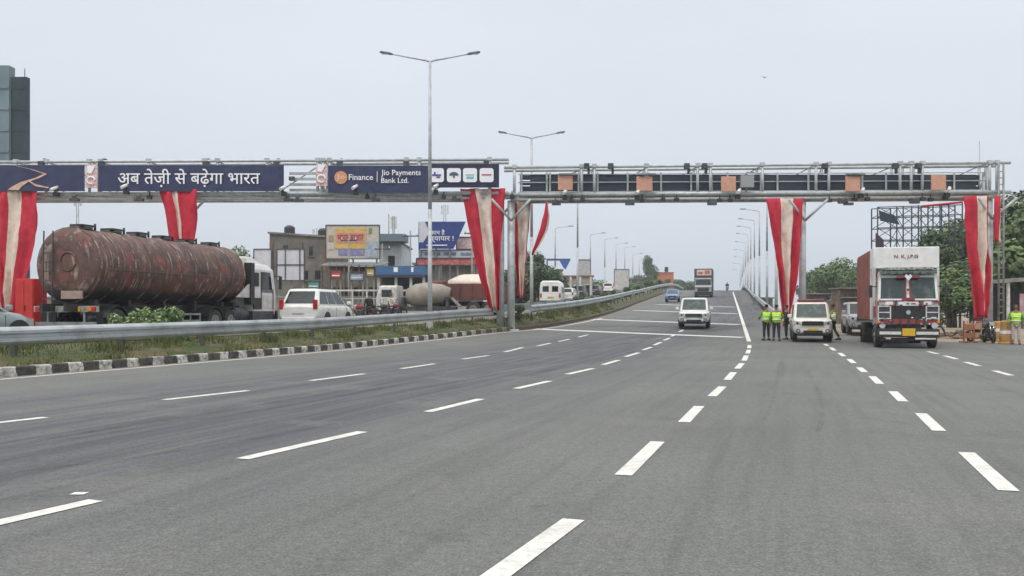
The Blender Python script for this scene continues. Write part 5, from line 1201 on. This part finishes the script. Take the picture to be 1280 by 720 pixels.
# white hoardings
def hoarding(label, px0, px1, y0, y1, Y, m, legs=3, name='hoarding', z0=0, th=.12, frame=True):
    w = (px1-px0)/S(Y); za, zb_ = zat(y1,Y), zat(y0,Y); r = empty(name, base((px0+px1)/2,Y,z0), label, 'billboard')
    h = zb_-za; za -= z0
    part('board', m, r, lambda b: b.box((0,0,za+h/2),(w,th,h)))
    part('leg', galv2, r, lambda b: frame_posts(b, w*.9, za+h, .08, -.3, legs, y=.16))
    if frame: part('frame', dark_steel, r, lambda b: (b.box((0,-.02,za+h+.04),(w+.1,.2,.08)), b.box((0,-.02,za-.04),(w+.1,.2,.08)), b.box((-w/2-.04,-.02,za+h/2),(.08,.2,h)), b.box((w/2+.04,-.02,za+h/2),(.08,.2,h))))
    return r, w, h, za
wb_m = mat('weathered_white_board', (.62,.62,.66), .7, 0, (.5,.5,.54), 1)
r, w, h, za = hoarding('blank white hoarding on posts just beyond the tanker cab', 347, 380, 312, 350, 80, wb_m, 3)
part('mullion', dark_steel, r, lambda b: (b.box((0,-.1,za+h/2),(w,.06,.08)), b.box((-w*.2,-.1,za+h/2),(.08,.06,h)), b.box((w*.35,-.1,za+h/2),(.08,.06,h))))
hoarding('narrow white hoarding partly behind the tanker cab', 318, 339, 312, 346, 84, wb_m, 2)
def print_m(name, c, c2=None): return mat(name, c, .7, 0, c2 or tuple(x*.75 for x in c), 3)
r, w, h, za = hoarding('yellow and red printed billboard on posts above the sheds', 408, 474, 282, 323, 84, print_m('cream_print',(.55,.5,.42),(.45,.42,.36)), 3)
k = w/66
def bx_(mname, c, x0, x1, y0, y1, nm='printed_field', yy=-.1, c2=None): part(nm, print_m(mname, c, c2), r, lambda b: b.box(((x0+x1)/2*k-w/2, yy, za+h-(y0+y1)/2*k), ((x1-x0)*k,.03,(y1-y0)*k)))
bx_('yellow_print', (.66,.45,.14), 11, 50, 3, 29); bx_('salmon_print', (.55,.20,.17), 13, 48, 9, 22, yy=-.125, c2=(.62,.33,.24)); bx_('violet_print', (.20,.18,.40), 15, 48, 30, 37, c2=(.3,.28,.45)); bx_('green_print', (.2,.25,.12), 53, 57, 3, 10); bx_('grey_print', (.25,.33,.42), 50, 64, 20, 39, c2=(.45,.5,.55)); bx_('brown_print', (.4,.27,.2), 3, 9, 12, 20); bx_('pale_print', (.6,.55,.5), 2, 10, 22, 30)
text('lettering', 'भारत बाजार', 1, print_m('red_letters',(.35,.05,.06)), r, (30.5*k-w/2,-.16,za+h-15.5*k), width=32*k, height=8*k)
# blue trapezoid billboard
def blue_board():
    global r, k, w, h, za
    Y = 84; r = empty('billboard', base(552,Y), 'blue slanted billboard with white lettering above the red shop strip', 'billboard'); s = S(Y); X0 = at(552,Y)
    T = lambda px, py: (at(px,Y)-X0, zat(py,Y))
    part('board', print_m('blue_board',(.025,.055,.22),(.03,.04,.17)), r, lambda b: b.prism([T(523,311),T(567,311),T(582,277),T(531,277),T(531,285),T(523,285)][::-1],'y',0,.12))
    part('white_field', wb_m, r, lambda b: b.prism([T(524,303),T(529,303),T(537,290),T(531,277),T(524,277)][::-1],'y',-.03,-.004))
    text('lettering', 'दुकान है', 1, letter_w, r, (T(545,291)[0],-.05,T(545,291)[1]), width=22/s, height=8.5/s, bold=.008)
    text('lettering', 'व्यापार !', 1, letter_w, r, (T(552,299)[0],-.05,T(552,299)[1]), width=30/s, height=8/s, bold=.008)
    part('underline', letter_w, r, lambda b: b.box((T(546,306.5)[0],-.03,T(546,306.5)[1]),(26/s,.02,1.2/s)))
    part('leg', galv2, r, lambda b: [b.tube((T(x,300)[0],.25,0),(T(x,277)[0],.25,T(x,277)[1]),.09,n=6) for x in (524,545,562)])
blue_board()
r2, w2, h2, za2 = hoarding('long white shop sign strip under the blue billboard', 527, 596, 313, 322, 84.5, wb_m, 4)
for (a_, b__) in ((-.44,-.38),(-.28,-.16),(-.1,.12),(.2,.42)): part('sign_print', print_m('slate_print',(.12,.16,.28),(.3,.3,.36)), r2, lambda b: b.box(((a_+b__)/2*w2,-.09,za2+h2*.5),((b__-a_)*w2,.03,h2*.4)))
hoarding('red shop fascia strip under the white sign strip', 521, 600, 323.5, 331, 83.5, print_m('red_fascia',(.38,.05,.05),(.5,.2,.18)), 4)
hoarding('small white and pink board beside the red and cream drape', 571, 592, 297, 311, 85, pinkish, 2)
def shop_row():
    Y = 90; r = empty('shop_building', base(560,Y), 'dark fronted shop building below the red fascia', 'building')
    w = 84/S(Y); h = zat(331,Y)
    part('wall', bgrey, r, lambda b: b.box((0,2.5,h/2),(w,5,h)))
    part('shutter', print_m('shutter_grey',(.10,.10,.11),(.06,.06,.07)), r, lambda b: [b.box((x,-.05,1.5),(1.6,.08,2.8)) for x in (-2.4,-.4,1.7)])
    part('roof', conc_d, r, lambda b: b.box((0,2.3,h+.1),(w+.4,5.6,.2)))
shop_row()
# blue canopy
def canopy():
    Y = 78; r = empty('canopy', base(501,Y), 'blue roofed canopy on posts in front of the white house', 'canopy'); w = 62/S(Y); h = zat(338,Y)
    blue = print_m('canopy_blue',(.045,.12,.27),(.06,.15,.3))
    part('roof', blue, r, lambda b: (b.box((0,1.5,h),(w,3.4,.75)),))
    part('fascia_stripe', print_m('fascia_dark',(.05,.05,.09)), r, lambda b: b.box((0,-.22,h-.5),(w,.05,.2)))
    part('fascia_mark', letter_w, r, lambda b: (b.box((-.4,-.22,h+.05),(.35,.04,.4)), b.box((1.0,-.22,h+.05),(.2,.04,.4))))
    for x in (-w*.45,-w*.1,w*.2,w*.46): part('post', white_dirty, r, lambda b: b.box((x,.2,h/2),(.22,.22,h)))
    part('back_wall', print_m('dark_back_wall',(.06,.06,.065),(.09,.085,.08)), r, lambda b: b.box((0,3.2,h/2),(w,.2,h)))
canopy()
# market shed and fence between warehouse and canopy
def shed():
    Y = 82; r = empty('market_shed', base(440,Y), 'open brown market shed with bamboo posts under the yellow billboard', 'shed'); w = 74/S(Y); h = zat(331,Y)
    wd = mat('weathered_wood',(.20,.16,.13),.9,0,(.12,.1,.085),4)
    part('roof', mat('tin_sheet',(.24,.23,.21),.7,.2,(.15,.14,.13),2), r, lambda b: b.loft([[(x,-.6,h-.15),(x,3.5,h+.35),(x,3.5,h+.42),(x,-.6,h-.07)] for x in (-w/2-.2,w/2+.2)]))
    for i in range(9): part('post', wd, r, lambda b: b.tube((-w/2+w*i/8,-.4+.1*(i%3),-.2),(-w/2+w*i/8+.05*(i%2),-.4,h),.07,n=6))
    part('back_wall', mat('shed_wall',(.13,.115,.10),.9,0,(.08,.07,.06),1.5), r, lambda b: b.box((0,3.2,h/2),(w,.2,h)))
    part('upper_band', mat('shed_band',(.22,.19,.16),.9,0,(.15,.12,.1),1.5), r, lambda b: b.box((0,-.2,h-1.3),(w,.1,1.4)))
    part('goods', mat('stacked_goods',(.14,.12,.10),.9,0,(.3,.27,.24),3,lo=.5,hi=.6), r, lambda b: [b.box((-w/2+.5+.62*i,1.2,.5+.15*(i%3)),(.5,.8,1.0+.3*(i%3))) for i in range(8)])
shed()
def fence(label, px0, px1, Y, z, h=1.1):
    r = empty('roadside_fence', base((px0+px1)/2,Y,z), label, 'fence'); w = (px1-px0)/S(Y)
    part('top_rail', white_dirty, r, lambda b: (b.box((0,0,h),(w,.07,.12)),b.box((0,0,h*.55),(w,.05,.05))))
    for i in range(8): part('post', white_dirty, r, lambda b: b.box((-w/2+w*i/7,0,h/2),(.09,.09,h)))
fence('pale pipe fence in front of the market shed and canopy', 405, 530, 66, 1.75, 1.3)
def sidewall(label, px0, px1, ytop, Y, m, z=-.3):
    w = (px1-px0)/S(Y); h = zat(ytop,Y); r = empty('boundary_wall', base((px0+px1)/2,Y), label, 'wall')
    part('wall_face', m, r, lambda b: b.box((0,0,h/2+z/2),(w,.25,h-z))); part('coping', conc, r, lambda b: b.box((0,0,h+.05),(w+.1,.35,.1)))
sidewall('grey boundary wall behind the cars and the pipe fence', 300, 560, 372, 76, conc_d)
sidewall('low dark wall behind the tanker and cabinet', -200, 330, 372, 84, conc_d)
sidewall('low wall behind the dark trees and white van', 640, 780, 374, 118, conc_d, z=-.3)
# beyond the van
building('colonnade_building', 'beige building with pale columns and red roof line beyond the white van', 701, 741, 346, 120, 10, print_m('beige_wall',(.42,.38,.31)), [(.2,4.2,.8,1.6),(.5,4.2,.8,1.6),(.8,4.2,.8,1.6)], roofm=print_m('red_roof',(.28,.12,.09)),
   extras=lambda r, w, h: part('column', white_dirty, r, lambda b: [b.box((x,-.4,h/2),(.25,.3,h)) for x in (-w/2+.3,-w*.2,w*.1,w/2-.3)]))
building('beige_house', 'narrow beige house between the dark trees and the blue flag sign', 688, 703, 338, 124, 8, print_m('beige_wall'  ,(.42,.38,.31)), [(.3,4.4,.6,1.2),(.7,4.4,.6,1.2)])
def flag_sign():
    Y = 112; r = empty('direction_sign', base(690,Y), 'blue triangular sign panel on a long arm above the beige building', 'sign'); X0 = at(690,Y)
    T = lambda px, py: (at(px,Y)-X0, zat(py,Y))
    part('panel', print_m('sign_blue',(.05,.14,.42)), r, lambda b: b.prism([T(699,325),T(713,325),T(707,337),T(704,334)],'y',0,.1))
    part('arm', print_m('sign_arm',(.08,.12,.25)), r, lambda b: (b.box(((T(683,325)[0]+T(713,325)[0])/2,.1,T(690,324.5)[1]),(30/S(Y),.14,.25)), b.tube((T(684,325)[0],.1,0),(T(684,325)[0],.1,T(684,324)[1]),.1)))
flag_sign()
hoarding('white pillar board with a dark edge behind the third street lamp', 723, 738, 325, 350, 122, print_m('pillar_board',(.50,.50,.49),(.35,.36,.37)), 2)
hoarding('pale blank board on the rise before the skyline trees', 768, 786, 337, 363, 150, print_m('pale_blank_board',(.58,.56,.53)), 2)
building('orange_building', 'orange building on the skyline behind the blue car', 824, 842, 341, 270, 12, print_m('orange_wall',(.55,.17,.09)), [(.5,14,1.0,1.4)], roofm=print_m('orange_roof',(.42,.14,.09)))
building('far_grey_house', 'low grey house between the pale board and the skyline trees', 790, 803, 349, 200, 10, bgrey, [(.5,6,.9,1.2)])
def roof_tank(px, Y, z, lb):
    r = empty('water_tank', (at(px,Y), Y+2, z), lb, 'water tank', 'black rooftop water tanks')
    part('drum', black_pl, r, lambda b: b.loft([[(math.cos(2*math.pi*i/16)*k,math.sin(2*math.pi*i/16)*k,zz) for i in range(16)] for zz,k in ((0,.55),(.9,.55),(1.05,.4),(1.15,.2))]))
roof_tank(356,92,9.2,'black water tank near the taller end of the grey warehouse roof'); roof_tank(399,92,8.9,'black water tank beside the yellow billboard on the warehouse roof'); roof_tank(548,90,zat(331,90)+.2,'black water tank on the dark fronted shop building')
def small_sign(px, y0, y1, wd, Y, mm, lb):
    r_, w_, h_, z_ = hoarding(lb, px-wd/2, px+wd/2, y0, y1, Y, mm, 2)
    part('print_band', white_p, r_, lambda b: b.box((0,-.09,z_+h_*.35),(w_*.8,.03,h_*.18)))
small_sign(420,338,348,12,74,print_m('sign_red',(.42,.06,.05)),'small red shop board under the yellow billboard')
small_sign(446,342,350,16,74,print_m('sign_white_blue',(.35,.42,.52)),'small pale blue shop board in the market row')
small_sign(463,336,345,9,75,print_m('sign_yellow',(.58,.42,.10)),'small yellow shop board at the end of the market row')
small_sign(392,352,361,14,76,print_m('sign_teal',(.10,.30,.28)),'small teal board at the warehouse corner')
small_sign(300,356,364,10,78,print_m('sign_faded',(.45,.40,.36)),'small faded board beside the white cab')
for i, (px, Y, c_, lb) in enumerate([(452,58,red_p,'parked motorcycle beside the family car, nearest the market row'),(468,60,black_pl,'black parked motorcycle in front of the market row'),(482,61,dgrey,'grey parked motorcycle in front of the canopy posts'),(496,62,red_p,'red parked motorcycle just before the mixer truck')]):
    m_ = motorcycle(lb, c_); m_.location = (at(px,Y), Y, PO(Y)-.05); m_.rotation_euler = (0,0,R(70+23*i)); m_['group'] = 'motorcycles parked by the market row'
for i, (px, Y, a_, lb) in enumerate([(461,59.5,40,'person in dark clothes standing among the parked motorcycles'),(489,63,150,'person in a pale shirt standing by the canopy')]):
    person(lb, (at(px,Y), Y, PO(Y)-.05), R(a_), top=(darkcloth, white_dirty)[i], vest=False, H=1.68)
for i, (px, Y, H_) in enumerate([(436,80,8.2),(478,82,7.6),(513,80,8.6),(590,82,9.0)]):
    r = empty('utility_pole', base(px,Y), 'thin concrete utility pole, %s from the tanker along the market row' % ordn[i], 'utility pole', 'utility poles along the market row')
    part('pole', conc, r, lambda b: b.tube((0,0,-.3),(0,0,H_),.10,.06)); part('crossarm', dark_steel, r, lambda b: b.box((0,0,H_-.5),(1.4,.08,.1)))
    part('insulator', white_dirty, r, lambda b: [b.tube((x,0,H_-.45),(x,0,H_-.25),.05) for x in (-.6,0,.6)])
# masts
def mast(label, px, ytop, Y, wd=.6):
    h = zat(ytop,Y); r = empty('cell_mast', base(px,Y), label, 'mast')
    part('lattice', galv2, r, lambda b: [b.tube((s*wd*.5,0,0),(s*wd*.25,0,h),.05,n=5) for s in (-1,1)] + [b.box((0,0,.2),(wd*1.1,.2,.3))] + [b.tube((-wd*.4*(1 if i%2 else -1),0,i*1.5),(wd*.4*(1 if i%2 else -1),0,(i+1)*1.5),.03,n=4) for i in range(int(h/1.5)-1)])
    part('antenna', white_dirty, r, lambda b: [b.box((x,0,h-.8),(.25,.2,1.4)) for x in (-wd*.8,wd*.8)])
mast('thin telecom mast above the rear of the rusty tank', 97, 246, 150)
mast('thin telecom mast rising behind the blue billboard', 556, 256, 150)
mast('pair of small rooftop aerials left of the yellow billboard', 398, 285, 120, .8)
mast('slim aerial mast behind the white house', 492, 270, 110, .3)
# right side: hoarding frame
def frame_board():
    Y = 78; X0 = at(1150,Y); r = empty('empty_billboard', base(1150,Y), 'empty steel lattice hoarding frame rising behind the container truck', 'billboard')
    T = lambda px, py, y=0: Vector((at(px,Y)-X0, y, zat(py,Y)))
    xs = [1097,1121,1129,1148,1160,1175,1186,1203]
    part('frame', dark_steel, r, lambda b: [b.tube(T(x,330,y),T(x,259-(x-1097)*.05,y),.06,n=6) for x in xs for y in (0,1.3)])
    part('rail', dark_steel, r, lambda b: [b.tube(T(1097,yy,y),T(1203,yy-(3 if yy < 300 else 0),y),.045,n=6) for yy in (259,271,285,300,318) for y in (0,1.3)])
    part('leg', dark_steel, r, lambda b: [b.tube(T(x,330),Vector((T(x,330).x,0,-.3)),.12,n=6) for x in (1100,1148,1200)])
    def lat(b):
        for i in range(len(xs)-1):
            for (ya, yb_) in ((259,271),(271,285),(285,300),(300,318)):
                b.tube(T(xs[i],ya,.0),T(xs[i+1],yb_,.0),.03,n=4); b.tube(T(xs[i],yb_,1.3),T(xs[i+1],ya,1.3),.03,n=4)
    part('lattice', dark_steel, r, lat)
    part('torn_sheet', print_m('dark_sheet',(.03,.045,.055)), r, lambda b: b.prism([(T(1098,263).x,T(1098,263).z),(T(1118,270).x,T(1118,270).z),(T(1124,281).x,T(1124,281).z),(T(1100,276).x,T(1100,276).z)],'y',-.12,-.06))
    part('torn_cloth', print_m('maroon_sheet',(.08,.04,.06)), r, lambda b: b.prism([(T(1094,291).x,T(1094,291).z),(T(1104,300).x,T(1104,300).z),(T(1104,310).x,T(1104,310).z),(T(1094,310).x,T(1094,310).z)],'y',-.12,-.06))
    part('red_top_bar', redcloth, r, lambda b: b.tube(T(1152,258,-.15),T(1202,253,-.15),.10,n=6))
frame_board()
def roadside_shed():
    Y = 60; r = empty('roadside_shed', base(1290,Y), 'open roadside shed with a pale flat roof beside the end leg', 'shed'); s = S(Y); h = zat(349,Y); w = 76/s
    part('roof', conc, r, lambda b: b.loft([[(-w/2,y,h-.25),(w/2,y,h+.05),(w/2,y,h+.3),(-w/2,y,h)] for y in (0,4)]))
    for x in (-w*.35,0,w*.4): part('post', white_dirty, r, lambda b: b.box((x,.3,h/2),(.16,.16,h)))
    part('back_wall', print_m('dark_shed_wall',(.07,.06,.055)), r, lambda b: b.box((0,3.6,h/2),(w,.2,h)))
    part('pink_board', print_m('pinkish_board',(.40,.20,.22),(.5,.4,.4)), r, lambda b: b.box((-w*.1,.1,h-1.7),(.7,.06,1.5)))
    part('counter', print_m('counter_brown',(.2,.14,.11)), r, lambda b: b.box((.3,.9,.5),(w*.7,.8,1.0)))
roadside_shed()
sidewall('low brown brick wall below the far trees', 1006, 1100, 376, 98, brickm)
def kiosks():
    for i, (px0, px1, yt_, Y, m_, lb) in enumerate(((1050,1078,361,84,mat('kiosk_brown',(.16,.11,.09),.9,0,(.25,.2,.17),2,lo=.5,hi=.6),'brown roadside kiosk beside the container truck'),(1008,1034,368,88,mat('kiosk_grey',(.17,.16,.16),.9,0,(.28,.26,.24),2,lo=.5,hi=.6),'grey roadside kiosk behind the patrol car'),(948,966,373,100,mat('kiosk_pale',(.24,.24,.24),.9,0,(.33,.32,.3),2),'pale hut behind the parapet beside the people'))):
        w = (px1-px0)/S(Y); h = zat(yt_,Y); r = empty('kiosk', base((px0+px1)/2,Y), lb, 'kiosk', 'roadside kiosks')
        part('wall', m_, r, lambda b: b.box((0,1.2,h/2),(w,2.4,h))); part('roof', conc_d, r, lambda b: b.box((0,1.0,h+.06),(w+.4,3.2,.12)))
        part('opening', black_pl, r, lambda b: b.box((0,-.02,h*.5),(w*.6,.06,h*.35))); part('awning', print_m('awning_pale',(.33,.33,.33)), r, lambda b: b.box((0,-.5,h*.78),(w,.9,.06)))
kiosks()
# bird
b = MB(); b.sph((0,0,0),.12,8,(.6,1.8,.6)); b.add([(0,.1,0),(.5,.0,.12),(.45,-.1,.1),(0,-.12,0)],[(0,1,2,3)]); b.add([(0,.1,0),(-.5,.0,.16),(-.45,-.1,.14),(0,-.12,0)],[(3,2,1,0)])
o = b.build('bird', black_pl, origin=(0,0,0)); o.scale = (.5,.5,.5); o.location = (at(956,60),60,zat(97,60)); tag(o, 'tiny dark bird flying high above the gantry', 'bird')

# ------------------------------------------------------------------ haze
def haze(d):
    b = MB(); b.box((60,290,14),(2000,800,32)); o = b.build('haze', [], origin=(0,0,0))
    m = bpy.data.materials.new('haze'); m.use_nodes = True; n = m.node_tree.nodes; n.remove(n['Principled BSDF'])
    v = n.new('ShaderNodeVolumePrincipled'); v.inputs['Color'].default_value = (.86,.92,.97,1); v.inputs['Density'].default_value = d; v.inputs['Anisotropy'].default_value = .2
    m.node_tree.links.new(v.outputs[0], n['Material Output'].inputs['Volume']); o.data.materials.append(m); o['kind'] = 'stuff'; o['label'] = 'pale even haze filling the air over the road'; o['category'] = 'haze'
haze(.0006)
